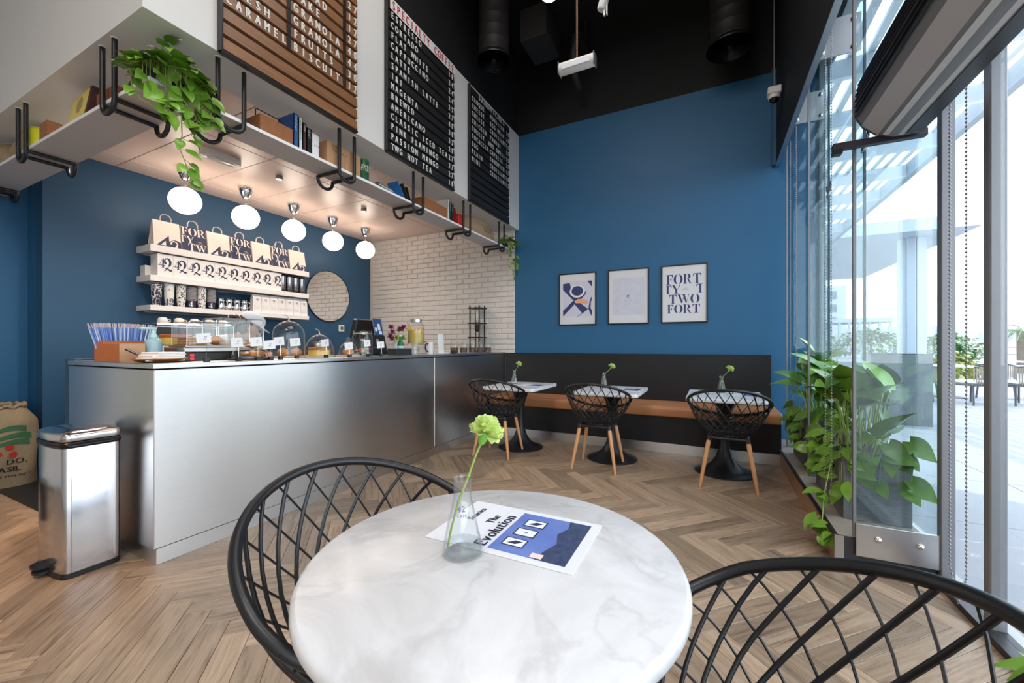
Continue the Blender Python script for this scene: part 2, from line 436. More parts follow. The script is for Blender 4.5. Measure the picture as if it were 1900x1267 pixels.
def vis(p):
    d, u, v = proj(p[0], p[1], 0)
    return d > .05 and -80 < u < 1980 and v < 1330
order = sorted(places, key=lambda p: (not vis(p), math.hypot(p[0], p[1])))
def cut_plank(p):
    """a plank sawn off at the shopfront sill"""
    g, u_, t_ = MB(), [], []
    plank_geo(g, Matrix.Translation((p[0], p[1], 0)) @ Matrix.Rotation(p[2], 4, 'Z'), u_, t_, 1.91 * p[1] % 7, (p[0] * 31 % 9, p[1] * 17 % 9))
    me = finish_planks(g, u_, t_); bm = bmesh.new(); bm.from_mesh(me)
    bmesh.ops.bisect_plane(bm, geom=bm.verts[:] + bm.edges[:] + bm.faces[:], plane_co=(.966, 0, 0), plane_no=(1, 0, 0), clear_outer=True)
    n = len(bm.faces); bm.to_mesh(me); bm.free()
    if n: link('plank', me, floor)
for p in [p for p in order if p[0] > .70 and p[1] < 2.5 and vis(p)]: cut_plank(p)
order = [p for p in order if not (p[0] > .70 and p[1] < 2.5)]
NPL = 270
for p in order[:NPL]:
    o = link('plank', plank_me, floor, (p[0], p[1], 0), p[2])
_m, _u, _t = MB(), [], []
for i, p in enumerate(order[NPL:]):
    M = Matrix.Translation((p[0], p[1], 0)) @ Matrix.Rotation(p[2], 4, 'Z')
    plank_geo(_m, M, _u, _t, 1.37 * i % 53, (random.random() * 90, random.random() * 90))
o = link('plank', finish_planks(_m, _u, _t), floor); o['kind'] = 'stuff'
struct(MB().box(XB - .02, -3.3, 1.055, YW, -.01, .006).build('floor_bar', pm('dark_bar_floor_tile', (38, 38, 38), .45, noise=(8, (30, 30, 30), .8))))

# ---- walls
struct(MB().box(-2.47, 1.0, YW, YW + .12, -.05, ZT).build('wall_back', BLUE))
struct(MB().box(XB, 1.12, YW + .005, YW + .13, ZT, ZC).build('wall_upper', BLACKP))
struct(MB().box(XB - .15, XB, 1.343, YW + .1, -.05, 3.0).build('wall_bar', pm('deep_blue_wall_paint', (44, 82, 112), .5, noise=(1.1, (48, 87, 118), .9), bump=(260, .03))))
struct(MB().box(XL - .12, XL, -3.2, .25, -.05, 3.0).build('wall_left_rear', WHITEP))
struct(MB().box(XL - .12, XL, .25, 1.40, -.05, 3.0).box(XL - .1, XB - .15, 1.343, 1.43, -.05, 3.0).build('wall_left', BLUE))
struct(MB().box(XL - .12, XL, -3.2, .94, 3.0, ZC).build('wall_left_upper', WHITEP))
struct(MB().box(XL - .1, 1.1, -3.3, -3.2, -.05, ZC).build('wall_rear', WHITEP))
# brick wall at the end of the bar, each brick a piece of its own
bw = struct(MB().box(XB, -2.47, YW + .004, YW + .12, -.05, 3.0).build('wall_brick', MORTAR))
BH, BL, JT = .066, .205, .009
brick_me = MB().box(-BL / 2, BL / 2, -.012, .012, -BH / 2, BH / 2, .005).mesh('brick', BRICKW, 0)
half_me = MB().box(-(BL - JT) / 4, (BL - JT) / 4, -.012, .012, -BH / 2, BH / 2, .005).mesh('brick', BRICKW, 0)
bricks = []
for r in range(27):
    z = 1.045 + r * (BH + JT)
    if z > 2.86: break
    x = -2.478 - (0 if r % 2 else -(BL + JT) / 2 * 0)
    if r % 2:
        bricks.append((x - (BL - JT) / 4, z, half_me)); x -= (BL - JT) / 2 + JT
    while x - BL > XB:
        bricks.append((x - BL / 2, z, brick_me)); x -= BL + JT
    if x - (BL - JT) / 2 > XB: bricks.append((x - (BL - JT) / 4, z, half_me))
bricks.sort(key=lambda b: -b[0])
rnd = random.Random(3)
for x, z, me in bricks[:298]:
    link('brick', me, bw, (x, YW + .004 + rnd.uniform(-.003, .003), z))
if len(bricks) > 298:
    g = MB()
    for x, z, me in bricks[298:]:
        w = BL / 2 if me is brick_me else (BL - JT) / 4
        g.box(x - w, x + w, YW - .008, YW + .016, z - BH / 2, z + BH / 2, .005)
    o = g.build('brick', BRICKW, bw, 0); o['kind'] = 'stuff'

# ---- black ceiling of the high room, bar ceiling of large satin panels
struct(MB().box(XL - .2, 1.15, -3.3, YW + .2, ZC, ZC + .1).build('ceiling', BLACKP))
cb = struct(MB().box(XB, -2.6, 1.2, YW, 2.905, 2.93).build('ceiling_bar', pm('ceiling_joint_shade', (120, 104, 94), .7)))  # darker backing colour stands in for the shade between the panels
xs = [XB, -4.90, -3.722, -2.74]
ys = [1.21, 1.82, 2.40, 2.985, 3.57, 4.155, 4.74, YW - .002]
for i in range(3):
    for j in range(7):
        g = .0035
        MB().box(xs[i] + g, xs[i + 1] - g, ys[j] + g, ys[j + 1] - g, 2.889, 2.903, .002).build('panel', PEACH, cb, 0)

# ---- the white bulkhead over the bar, black above
struct(MB().box(-2.74, -2.41, .94, YW, 2.75, ZT).build('wall_bulkhead_front', WHITEP))
struct(MB().box(XL, -2.74, .94, 1.27, 2.75, ZT).build('wall_bulkhead_side', WHITEP))
struct(MB().box(-2.72, -2.425, .955, YW, ZT, ZC).box(XL, -2.72, .955, 1.25, ZT, ZC).build('wall_bulkhead_upper', BLACKP))

# ---- counter-height timber curb under the planters, bench end to glass corner
CURBW = pm('curb_wood_facing', (186, 148, 114), .45, noise=(4, (158, 120, 88), .8), stretch=(10, 1, 12))
curb = struct(MB().box(.585, .605, 2.674, YW - .45, 0, .146).build('trim_1', CURBW))
MB().box(.583, 1.0, 2.672, YW, .146, .152).build('curb_top', pm('curb_top_stone', (176, 164, 150), .5, noise=(14, (150, 138, 126), .8)), curb)
MB().box(.578, .600, 2.668, YW - .5, .140, .1525, .002).build('edge_strip', DARKM, curb)
MB().box(.583, .622, 2.664, 2.676, 0, .152).build('edge_strip', STEELS, curb)
MB().box(.622, 1.0, 2.668, 2.70, 0, .15).build('end_face', DARKM, curb)

# ---- structural glass facade: outer panes, glass fins, patch plates, frames
FIN_Y = [2.674, 3.765, 4.76]
win = struct(MB().box(.965, 1.035, -3.2, YW, -.05, .03).build('window_1', DARKM), 'full height glass shopfront with slim grey frames')
pane_y = [-3.2, -1.4, -.1, .95, 2.24, 2.66, 3.765, 4.76, 5.1]
for a, b in zip(pane_y, pane_y[1:]):
    for z0, z1 in ((.03, 2.995), (3.01, ZC)):
        MB().box(1.006, 1.014, a + .004, b - .004, z0, z1).build('pane', PANE, win, 0)
for y in (2.66,):
    MB().box(.985, 1.035, y - .022, y + .022, 0, ZC, .003).build('window_frame', GREYM, win)
MB().box(.985, 1.035, 2.262, 2.308, 0, ZC, .004).build('window_frame', GREYM, win)
MB().box(.97, 1.04, .94, 1.0, 0, ZC, .004).build('window_frame', GREYM, win)
MB().box(.97, 1.04, -1.43, -1.37, 0, ZC, .004).build('window_frame', GREYM, win)
MB().box(.97, 1.05, -3.2, 2.66, 2.34, 2.42, .004).build('window_transom', DARKM, win)
MB().box(.985, 1.035, YW - .03, YW, 0, ZC).build('window_frame', GREYM, win)
fin_w = [(.67, 1.0)] * 3
for n, y in enumerate(FIN_Y):
    f = struct(MB().box(.670, 1.0, y - .008, y + .008, .155, ZC).build('window_%d' % (n + 2), FINGL, None, 0), 'vertical glass fin bracing the shopfront')
    MB().box(.660, .672, y - .011, y + .011, .155, ZC).build('fin_edge', GREYM, f, 0)
    MB().box(.990, 1.004, y - .010, y + .010, .155, ZC).build('fin_edge', pm('silicone_joint', (70, 92, 100), .4), f, 0)
    # splice plate with four domed bolts
    zc = 3.43
    if n:
        MB().box(.70, .975, y - .022, y - .010, zc - .14, zc + .14, .002).build('splice_plate', STEELS, f)
        for bx in (.745, .93):
            for bz in (-.10, .10):
                MB(Matrix.Translation((bx, y - .022, zc + bz)) @ Matrix.Rotation(PI / 2, 4, 'X')).lathe([(.018, 0), (.018, .006), (.014, .014), (.006, .018)], 14).build('bolt', CHROME, f)
    else:
        MB().box(.668, 1.0, y - .024, y - .010, .065, .232, .002).build('foot_plate', STEELS, f)
        for bx in (.755, .915):
            MB(Matrix.Translation((bx, y - .024, .165)) @ Matrix.Rotation(PI / 2, 4, 'X')).lathe([(.015, 0), (.015, .006), (.011, .014), (.004, .018)], 14).build('bolt', CHROME, f)
    # spider arms to the outer panes
    for sz in (2.55, 3.9) if n else ():
        for sg in (-1, 1):
            MB().tube([(.985, y, sz), (1.0, y + sg * .05, sz + .06), (1.0, y + sg * .07, sz + .10)], .009, 6).build('spider_arm', CHROME, f)
            MB(Matrix.Translation((.995, y + sg * .07, sz + .10)) @ Matrix.Rotation(PI / 2, 4, 'Y')).lathe([(.03, 0), (.03, .008), (.012, .012)], 14).build('spider_disc', CHROME, f)
# black pelmet panel hanging inside the glass
pel = struct(MB().box(.612, .640, -3.2, YW, 3.05, ZC).build('wall_pelmet', BLACKP))
MB().box(.606, .646, -3.2, YW, 3.038, 3.050).build('edge_strip', STEELS, pel)
struct(MB().box(.575, .64, YW - .06, YW, 3.05, ZT).build('trim_2', BLUE))
# ================================================================= counter, bench, tables, chairs
HC = 1.05
ct = thing('service_counter', 'long brushed steel service counter below the hanging shelf', 'counter', (-2.6, 1.06, 0))
T = lambda: MB(Matrix.Translation((2.6, -1.06, 0)))
def seg_panels():
    ys_ = [1.06, 3.438, 5.04]
    for a, b in zip(ys_, ys_[1:]):
        T().box(-2.62, -2.600, a + .002, b - .002, .085, 1.018, .0015).build('front_panel', STEEL, ct)
seg_panels()
T().box(-2.600, -2.596, 3.434, 3.442, .11, 1.016).build('joint_strip', pm('pale_joint_strip', (235, 232, 226), .3, .6), ct)
T().box(-2.616, -2.598, 1.07, 5.04, 0, .083, .001).build('toe_kick', STEEL, ct)
T().box(-3.668, -2.602, 1.06, 1.078, .085, 1.018, .0015).build('end_panel', STEEL, ct)
T().box(-3.60, -2.62, 1.072, 1.09, 0, .084).build('toe_kick', STEEL, ct)
T().box(-3.25, -2.622, 1.08, 5.04, .02, 1.015).box(-3.66, -3.25, 1.08, 1.70, .02, 1.015).build('carcass', DARKM, ct)
T().box(-3.42, -2.597, 1.056, 5.08, 1.026, HC, .002).box(-3.675, -3.42, 1.056, 1.75, 1.026, HC, .002).build('worktop', STEEL, ct)
T().box(-3.84, -3.69, 1.09, 1.75, 0, 1.06, .004).build('side_screen', DBLUE, ct)
# back counter along the bar wall (mostly hidden)
bc = thing('back_counter', 'dark counter against the blue bar wall under the white shelves', 'counter', (XB, 1.7, 0))
MB(Matrix.Translation((-XB, -1.7, 0))).box(XB + .005, -4.62, 1.7, 4.9, .05, .90, .004).build('body', DARKM, bc)
MB(Matrix.Translation((-XB, -1.7, 0))).box(XB + .005, -4.58, 1.68, 4.92, .90, .94, .004).build('worktop', STEELS, bc)

# ---- bench
bn = thing('bench', 'long wall bench with tan leather seat and tall black back panel', 'bench', (-2.59, 4.575, 0))
B = lambda: MB(Matrix.Translation((2.59, -4.575, 0)))
B().box(-2.59, .600, 4.60, 5.08, .105, .385, .002).build('base', BLACKB, bn)
B().box(-2.59, .600, 4.575, 4.60, 0, .104, .001).build('skirting', STEEL, bn)
bk = B().box(-2.585, .565, 5.035, 5.09, .385, 1.043, .003).build('back_panel', BLACKB, bn)
g = B()
def cushion(g, x0, x1, y0, y1, z0, z1, r):
    prof = [(y1, z0), (y1, z1)]
    prof += [(y0 + r - r * math.sin(a * PI / 2 / 6), z1 - r + r * math.cos(a * PI / 2 / 6)) for a in range(7)]
    prof += [(y0 + r * .4 - r * .4 * math.cos(a * PI / 2 / 4), z0 + r * .4 - r * .4 * math.sin(a * PI / 2 / 4)) for a in range(5)]
    xs_ = [x0, x0 + .012] + [x0 + (x1 - x0) * i / 8 for i in range(1, 8)] + [x1 - .03, x1 - .008, x1]
    vs, fs = [], []; n = len(prof)
    for i, x in enumerate(xs_):
        sh = .012 if i in (0, len(xs_) - 1) else (.003 if i == len(xs_) - 2 else 0)
        for y, z in prof: vs.append((x, y + (sh if y < y1 else 0), z - (sh if z > z0 + .05 else -sh)))
    for i in range(len(xs_) - 1):
        for k in range(n):
            fs.append((i * n + k, i * n + (k + 1) % n, (i + 1) * n + (k + 1) % n, (i + 1) * n + k))
    fs += [tuple(range(n)), tuple(range((len(xs_) - 1) * n, len(xs_) * n))]
    g.add(vs, fs)
cushion(g, -2.585, .605, 4.560, 5.035, .387, .500, .045)
g.build('seat', LEATHER, bn, 40)

# ---- wire tub chair
def make_chair(label):
    t = thing('wire_tub_chair', label, 'chair', group='black wire tub chairs')
    A_, B_, ZB_, ZF_ = .305, .31, .805, .535
    r0, z0 = .118, .412
    def S(u, v):
        R1x, R1y = A_ * math.sin(u), -B_ * math.cos(u) * (1 if math.cos(u) > 0 else .76)
        zr = (ZB_ + ZF_) / 2 + (ZB_ - ZF_) / 2 * math.cos(u)
        fr = .45 * math.sin(v * PI / 2) + .55 * v; gz = .55 * (1 - math.cos(v * PI / 2)) + .45 * v
        k0 = r0 / .3
        k = k0 + (1 - k0) * fr
        return (R1x * k, R1y * k, z0 + (zr - z0) * gz)
    N = 22
    rimp = [S(2 * PI * i / 72, 1.0) for i in range(72)]
    MB().tube(rimp, .0125, 10, True).build('rim', BLACKM, t, 60)
    MB().tube([S(2 * PI * i / 32, 0.02) for i in range(32)], .007, 6, True).build('base_ring', BLACKM, t, 60)
    for i in range(N):
        u0 = 2 * PI * i / N
        MB().tube([S(u0 + 1.05 * (1 - k / 11), k / 11) for k in range(12)], .0052, 6).build('rod', BLACKM, t, 60)
        MB().tube([S(u0 + .14 - 1.05 * (1 - k / 11), k / 11) for k in range(12)], .0028, 5).build('rod', BLACKM, t, 60)
    MB().lathe([(.0, .404), (.112, .404), (.116, .407), (.112, .411), (0, .411)], 28, cap0=False, cap1=False).build('seat_plate', BLACKM, t, 50)
    fr = MB()
    for sx in (-1, 1):
        fr.tube([(sx * .135, -.13, .398), (sx * .135, .13, .398)], .011, 6)
        fr.tube([(-.135, sx * .13, .398), (.135, sx * .13, .398)], .011, 6)
    fr.tube([(-.135, -.13, .4), (.135, .13, .4)], .009, 6); fr.tube([(.135, -.13, .4), (-.135, .13, .4)], .009, 6)
    fr.build('under_frame', BLACKM, t, 60)
    for sx in (-1, 1):
        for sy in (-1, 1):
            a = Vector((sx * .135, sy * .128, .405)); b = Vector((sx * .203, sy * .185, 0))
            lg = MB().tube([a, a.lerp(b, .15), a.lerp(b, .5), b.lerp(a, .01), b], [.0145, .0175, .0165, .0115, .0105], 12).build('leg', LEGWOOD, t, 60)
            MB().tube([a + Vector((0, 0, .012)), a.lerp(b, .07)], .0165, 10).build('ferrule', BLACKM, lg, 60)
    return t
ch = make_chair('black wire tub chair at the bench table beside the steel counter')
ch.location = (-2.026, 3.78, 0); ch.rotation_euler = (0, 0, .03)
dup(ch, 'black wire tub chair at the middle of the three bench tables', (-.966, 3.80, 0), .0)
dup(ch, 'black wire tub chair at the bench table beside the window plants', (.125, 3.79, 0), -.04)
dup(ch, 'large near wire chair between the counter and the round marble table', (-.703, .745, 0), -1.72)
dup(ch, 'large near wire chair between the round marble table and the shopfront', (.045, .70, 0), 1.50)

# ---- tulip-foot tables
def tulip(r=.25, h=.66):
    prof = [(r, 0), (r, .008), (r * .97, .014), (r * .80, .026), (r * .60, .048), (r * .42, .085), (r * .28, .14), (r * .19, .21), (r * .155, .30), (r * .15, .40), (r * .19, .50), (r * .27, .58), (r * .40, h - .02), (r * .44, h)]
    return prof
def make_bench_table(label):
    t = thing('bistro_table', label, 'table', group='white bistro tables along the bench')
    MB().lathe(tulip(), 36).build('pedestal', BLACKM, t, 50)
    MB().box(-.20, .20, -.20, .20, .658, .668).build('top_plate', BLACKM, t)
    w, d, r = .305, .365, .035
    poly = []
    for cx, cy, a0 in ((w - r, d - r, 0), (-w + r, d - r, 90), (-w + r, -d + r, 180), (w - r, -d + r, 270)):
        poly += arc(cx, cy, r, r, a0, a0 + 90, 5)
    ins = [(x * .992, y * .993) for x, y in poly]
    n = len(poly); vs = [(x, y, .668) for x, y in ins] + [(x, y, .674) for x, y in poly] + [(x, y, .694) for x, y in poly] + [(x, y, .70) for x, y in ins]
    fs = [tuple(range(n))[::-1], tuple(range(3 * n, 4 * n))]
    for k in range(3): fs += [(k * n + i, k * n + (i + 1) % n, (k + 1) * n + (i + 1) % n, (k + 1) * n + i) for i in range(n)]
    MB().add(vs, fs).build('tabletop', WHITETOP, t, 50)
    return t
TY = 4.135
bt = make_bench_table('white square topped bistro table beside the steel counter'); bt.location = (-1.93, TY, 0)
dup(bt, 'white square topped bistro table in the middle of the bench', (-.905, TY, 0))
dup(bt, 'white square topped bistro table beside the window plants', (.105, TY, 0))
# round marble table in front
TX0, TY0, TZ, TR = -.401, .733, .72, .373
def marble_mat():
    m = bpy.data.materials.new('pale_veined_marble'); m.use_nodes = True; t = m.node_tree; L = t.links; N = t.nodes
    b = N['Principled BSDF']; c = N.new('ShaderNodeTexCoord')
    n1 = N.new('ShaderNodeTexNoise'); n1.inputs['Scale'].default_value = 3.2; n1.inputs['Detail'].default_value = 9; n1.inputs['Roughness'].default_value = .62; n1.inputs['Distortion'].default_value = 1.1
    L.new(c.outputs['Object'], n1.inputs['Vector'])
    r = N.new('ShaderNodeValToRGB'); e = r.color_ramp.elements
    e[0].position = .36; e[0].color = lin(200, 195, 193); e[1].position = .60; e[1].color = lin(222, 218, 217)
    L.new(n1.outputs['Fac'], r.inputs[0])
    n2 = N.new('ShaderNodeTexNoise'); n2.inputs['Scale'].default_value = 2.1; n2.inputs['Detail'].default_value = 7; n2.inputs['Distortion'].default_value = 2.2
    L.new(c.outputs['Object'], n2.inputs['Vector'])
    s1 = N.new('ShaderNodeMath'); s1.operation = 'SUBTRACT'; s1.inputs[1].default_value = .5; L.new(n2.outputs['Fac'], s1.inputs[0])
    ab = N.new('ShaderNodeMath'); ab.operation = 'ABSOLUTE'; L.new(s1.outputs[0], ab.inputs[0])
    mr = N.new('ShaderNodeMapRange'); mr.inputs['From Max'].default_value = .035; mr.inputs['To Min'].default_value = .42; mr.inputs['To Max'].default_value = 0
    L.new(ab.outputs[0], mr.inputs[0])
    n3 = N.new('ShaderNodeTexNoise'); n3.inputs['Scale'].default_value = 5; L.new(c.outputs['Object'], n3.inputs['Vector'])
    mm = N.new('ShaderNodeMath'); mm.operation = 'MULTIPLY'; L.new(mr.outputs[0], mm.inputs[0]); L.new(n3.outputs['Fac'], mm.inputs[1])
    mx = N.new('ShaderNodeMix'); mx.data_type = 'RGBA'; L.new(mm.outputs[0], mx.inputs['Factor']); L.new(r.outputs[0], mx.inputs['A']); mx.inputs['B'].default_value = lin(150, 140, 138)
    L.new(mx.outputs['Result'], b.inputs['Base Color']); b.inputs['Roughness'].default_value = .22
    return m
rt = thing('round_table', 'round pale marble table with flower flask and magazine in front', 'table', (TX0, TY0, 0))
R = TR
MB().lathe([(R - .012, TZ - .030), (R - .003, TZ - .027), (R, TZ - .020), (R, TZ - .010), (R - .003, TZ - .003), (R - .010, TZ), (.001, TZ)], 96).build('tabletop', marble_mat(), rt, 50)
MB().lathe(tulip(.21, .68), 36).build('pedestal', BLACKM, rt, 50)
MB().lathe([(.16, .678), (.16, .690)], 28).build('top_plate', BLACKM, rt)

# ---- pedal bin of brushed steel
def rounded_d(w, d, r, bulge=.025, n=6):
    """plan of the bin: flat back, gently bowed front"""
    p = arc(w / 2 - r, d / 2 - r, r, r, 0, 90, n) + arc(-w / 2 + r, d / 2 - r, r, r, 90, 180, n)
    p += arc(-w / 2 + r, -d / 2 + r, r, r, 180, 270, n)
    p += [(x, -d / 2 - bulge * math.cos(PI * x / w)) for x in [(-w / 2 + r) + (w - 2 * r) * i / 8 for i in range(1, 8)]]
    p += arc(w / 2 - r, -d / 2 + r, r, r, 270, 360, n)
    return p
def loft(mb, rings, cap0=True, cap1=True):
    n = len(rings[0]); vs = [p for r_ in rings for p in r_]; fs = []
    for k in range(len(rings) - 1):
        fs += [(k * n + i, k * n + (i + 1) % n, (k + 1) * n + (i + 1) % n, (k + 1) * n + i) for i in range(n)]
    if cap0: fs.append(tuple(range(n))[::-1])
    if cap1: fs.append(tuple(range((len(rings) - 1) * n, len(rings) * n)))
    return mb.add(vs, fs)
bn_ = thing('pedal_bin', 'tall brushed steel pedal bin standing against the counter end', 'bin', (-2.995, .905, 0))
SHINY = pm('polished_brushed_steel', (206, 204, 206), .16, 1.0, aniso=.4, noise=(4, (196, 194, 196), .9), stretch=(1, 1, 30))
pl = rounded_d(.345, .225, .035, .010)
ring = lambda s, z: [(x * s, y * s, z) for x, y in pl]
loft(MB(), [ring(1.0, .0), ring(1.0, .028)]).build('base', BLACKM, bn_, 40)
loft(MB(), [ring(.985, .028), ring(.985, .640), ring(.975, .644)]).build('body', SHINY, bn_, 40)
loft(MB(), [ring(1.005, .640), ring(1.01, .652), ring(.99, .668)]).build('collar', BLACKM, bn_, 40)
g = MB()
rnd = random.Random(2)
for k in range(3):
    g.tube([(x * (1.0 + rnd.uniform(-.01, .015)), y * (1.0 + rnd.uniform(-.01, .02)), .650 + .006 * k + rnd.uniform(-.004, .004)) for x, y in pl], .0035, 5, True)
g.build('bin_liner', pm('black_liner_film', (18, 18, 20), .25), bn_, 60)
loft(MB(), [ring(1.0, .674), ring(1.01, .680), ring(1.01, .700), ring(.985, .708), ring(.80, .722), ring(.45, .730), ring(.05, .732)]).build('lid', SHINY, bn_, 50)
MB().box(-.035, .035, -.118, -.112, .012, .105, .004).build('pedal_slot', BLACKM, bn_)
pd = MB()
for z, s in ((.018, .9), (.048, 1.0)):
    pd.prism([(x * s, -.115 - y * s) for x, y in [(-.045, 0), (.045, 0)] + arc(0, .020, .045, .040, 0, 180, 10)], z, z + .012)
pd.build('pedal', BLACKM, bn_)

# ---- coffee sack on the dark bar floor
sk = thing('coffee_sack', 'printed burlap coffee sack slumped against the blue corner', 'sack', (-5.27, 1.115, 0))
def sack_p(a, z, off=0.0):
    t = z / .64
    r = .205 * (1 - .10 * t + .10 * math.sin(PI * min(t, 1)) ) * (1 - .55 * max(0, t - .82) / .18 * .5)
    r *= 1 + .035 * math.sin(3 * a + 5 * t) + .02 * math.sin(7 * a - 9 * t)
    r += off
    sq = 1 / max(abs(math.cos(a)) ** 3 + abs(math.sin(a)) ** 3, .3) ** (1 / 3)
    return (r * sq * math.cos(a) * 1.05, r * sq * math.sin(a) * .95, z)
NA, NZ = 48, 22
vs = [sack_p(2 * PI * i / NA, .64 * k / NZ + .0) for k in range(NZ + 1) for i in range(NA)]
fs = [(k * NA + i, k * NA + (i + 1) % NA, (k + 1) * NA + (i + 1) % NA, (k + 1) * NA + i) for k in range(NZ) for i in range(NA)]
vs.append((0, 0, .60)); fs += [(NZ * NA + i, NZ * NA + (i + 1) % NA, len(vs) - 1) for i in range(NA)]; fs.append(tuple(range(NA))[::-1])
MB().add(vs, fs).build('bag', BURLAP, sk, 80)
MB().tube([(sack_p(a * .1, .64)[0] * 1.0, sack_p(a * .1, .64)[1], .645 + .018 * math.sin(a * 1.3) * math.sin(a * .35)) for a in range(63)], .016, 6, True).build('rolled_rim', BURLAP, sk, 80)
A0 = .12                    # the print faces the room
def sack_print(polys, name, mat, off=.004):
    g = MB()
    for q in polys:
        n = len(q); m = MB()
        vs = [sack_p(A0 + x / .21, z, off) for x, z in q]
        g.add(vs, [tuple(range(n))])
    return g.build(name, mat, sk, 0)
GREENP = pm('green_sack_print', (62, 108, 74), .95); REDP = pm('red_sack_print', (186, 52, 44), .95); BLKP = pm('black_sack_print', (44, 42, 40), .95)
def ribbon(pts, w0, w1):
    out = []
    n = len(pts)
    for i in range(n - 1):
        a = w0 + (w1 - w0) * i / (n - 1); b = w0 + (w1 - w0) * (i + 1) / (n - 1)
        out.append([(pts[i][0], pts[i][1] - a), (pts[i + 1][0], pts[i + 1][1] - b), (pts[i + 1][0], pts[i + 1][1] + b), (pts[i][0], pts[i][1] + a)])
    return out
leafs = []
for z0, ln in ((.46, .15), (.40, .17), (.35, .16)):
    leafs += ribbon([(-.14 + ln * 1.5 * i / 8, z0 - .03 + .05 * math.sin(i / 8 * 2.4)) for i in range(9)], .010, .024)
sack_print(leafs, 'printed_leaf', GREENP)
sack_print([arc(x, z, .024, .024, 0, 340, 12) for x, z in ((-.08, .285), (.0, .27), (-.02, .33))], 'printed_berry', REDP, .005)
def sack_text(s, x, z, h, mat):
    g = MB(); text_into(g, s, x, z, h, wide=1.05, bold=.004)
    g.v = [sack_p(A0 + p[0] / .21, p[1], .005) for p in g.v]
    g.build('printed_lettering', mat, sk, 0)
sack_text('AS', -.145, .19, .042, REDP); sack_text('DO.', -.035, .195, .042, BLKP); sack_text('BRASIL', -.155, .135, .042, BLKP)
sack_text('CAFE TYPE NY 2', -.12, .09, .018, BLKP)
# ================================================================= hanging shelf, its brackets, what stands on it
SHELFW = pm('white_shelf_board', (216, 212, 210), .45)
SZ = 2.47
sh = thing('hanging_shelf', 'white shelf hung on black brackets around the bar bulkhead', 'shelf', (-2.475, .99, 2.45))
MB(Matrix.Translation((2.475, -.99, -2.45))).box(-2.70, -2.475, .99, 5.09, 2.45, SZ, .001).build('board', SHELFW, sh)
MB(Matrix.Translation((2.475, -.99, -2.45))).box(XL + .01, -2.701, .99, 1.22, 2.45, SZ, .001).build('board', SHELFW, sh)
EDGE = pm('white_shelf_edge', (242, 240, 238), .4)
MB(Matrix.Translation((2.475, -.99, -2.45))).box(-2.4765, -2.4735, .9885, 5.09, 2.451, SZ).box(XL + .01, -2.476, .9875, .9915, 2.451, SZ).build('edging', EDGE, sh)
def ubend(a, b, depth, n=10):
    """points of a U hanging from a to b"""
    a, b = Vector(a), Vector(b); w = (b - a) / 2; c = (a + b) / 2
    return [c - w * math.cos(PI * i / n) * (1 if 1 else 1) + Vector((0, 0, -depth * (math.sin(PI * i / n) ** .8))) for i in range(n + 1)]
def make_bracket(label):
    t = thing('shelf_bracket', label, 'bracket', group='black tube brackets of the hanging shelf')
    # local: legs along y at +-.07, x = 0 ; bars run to -x
    r = .0125
    MB().tube([(0, -.07, .30)] + [tuple(p) for p in ubend((0, -.07, -.012), (0, .07, -.012), .062)] + [(0, .07, .30)], r, 8).build('hanger', BLACKM, t, 60)
    MB().tube([(-.006, -.068, -.016), (-.235, -.068, -.016)], r, 8).build('bar', BLACKM, t, 60)
    MB().tube([(-.006, .068, -.016), (-.235, .068, -.016)], r, 8).build('bar', BLACKM, t, 60)
    MB().tube([tuple(p) for p in ubend((-.235, -.068, -.010), (-.235, .068, -.010), .075)], r, 8).build('rear_loop', BLACKM, t, 60)
    for s_ in (-1, 1): MB(Matrix.Translation((0, s_ * .07, .295))).lathe([(.017, 0), (.017, .005)], 12).build('flange', WHITEM, t)
    return t
names = ['nearest the trailing corner plant', 'above the white book and carton', 'beside the leaning blue book', 'beside the red book', 'beside the far trailing plant']
br = make_bracket('black shelf bracket ' + names[0]); br.location = (-2.459, 1.361, 2.45)
for k in range(1, 5):
    dup(br, 'black shelf bracket ' + names[k], (-2.459, [0, 2.178, 3.003, 3.841, 4.678][k], 2.45))
for lb, x in (('between the corner plant and the wooden boxes', -2.862), ('beside the yellow tin', -4.13), ('at the far end of the shelf by the blue wall', -5.30)):
    b = dup(br, 'black shelf bracket ' + lb, (x, .9735, 2.45), -PI / 2)

# ---- books, crates, boxes along the shelf
def book(name_lbl, y0, y1, h, d, rgb, x=-2.49, lean=0.0, title=None, tcol=(235, 235, 230), spine2=None):
    """book with its spine to the room"""
    w = y1 - y0
    t = thing('book', name_lbl, 'book', (x, y0, SZ), 0, 'books on the hanging shelf')
    cov = pm('book_cover_%d_%d_%d' % rgb, rgb, .45)
    MB().box(-d, 0, 0, .003, 0, h).box(-d, 0, w - .003, w, 0, h).box(-.004, 0, 0, w, 0, h).build('cover', cov, t)
    MB().box(-d + .004, -.004, .003, w - .003, .003, h - .003).build('pages', PAPERW, t)
    if title:
        g = MB(basis((.0006, w * .28, h * .94), (0, 0, -1), (0, 1, 0))); text_into(g, title, 0, 0, w * .42, wide=.9)
        g.build('spine_title', pm('spine_print_%d_%d_%d' % tcol, tcol, .6), t, 0)
    if lean: t.rotation_euler = (lean, 0, 0)
    return t
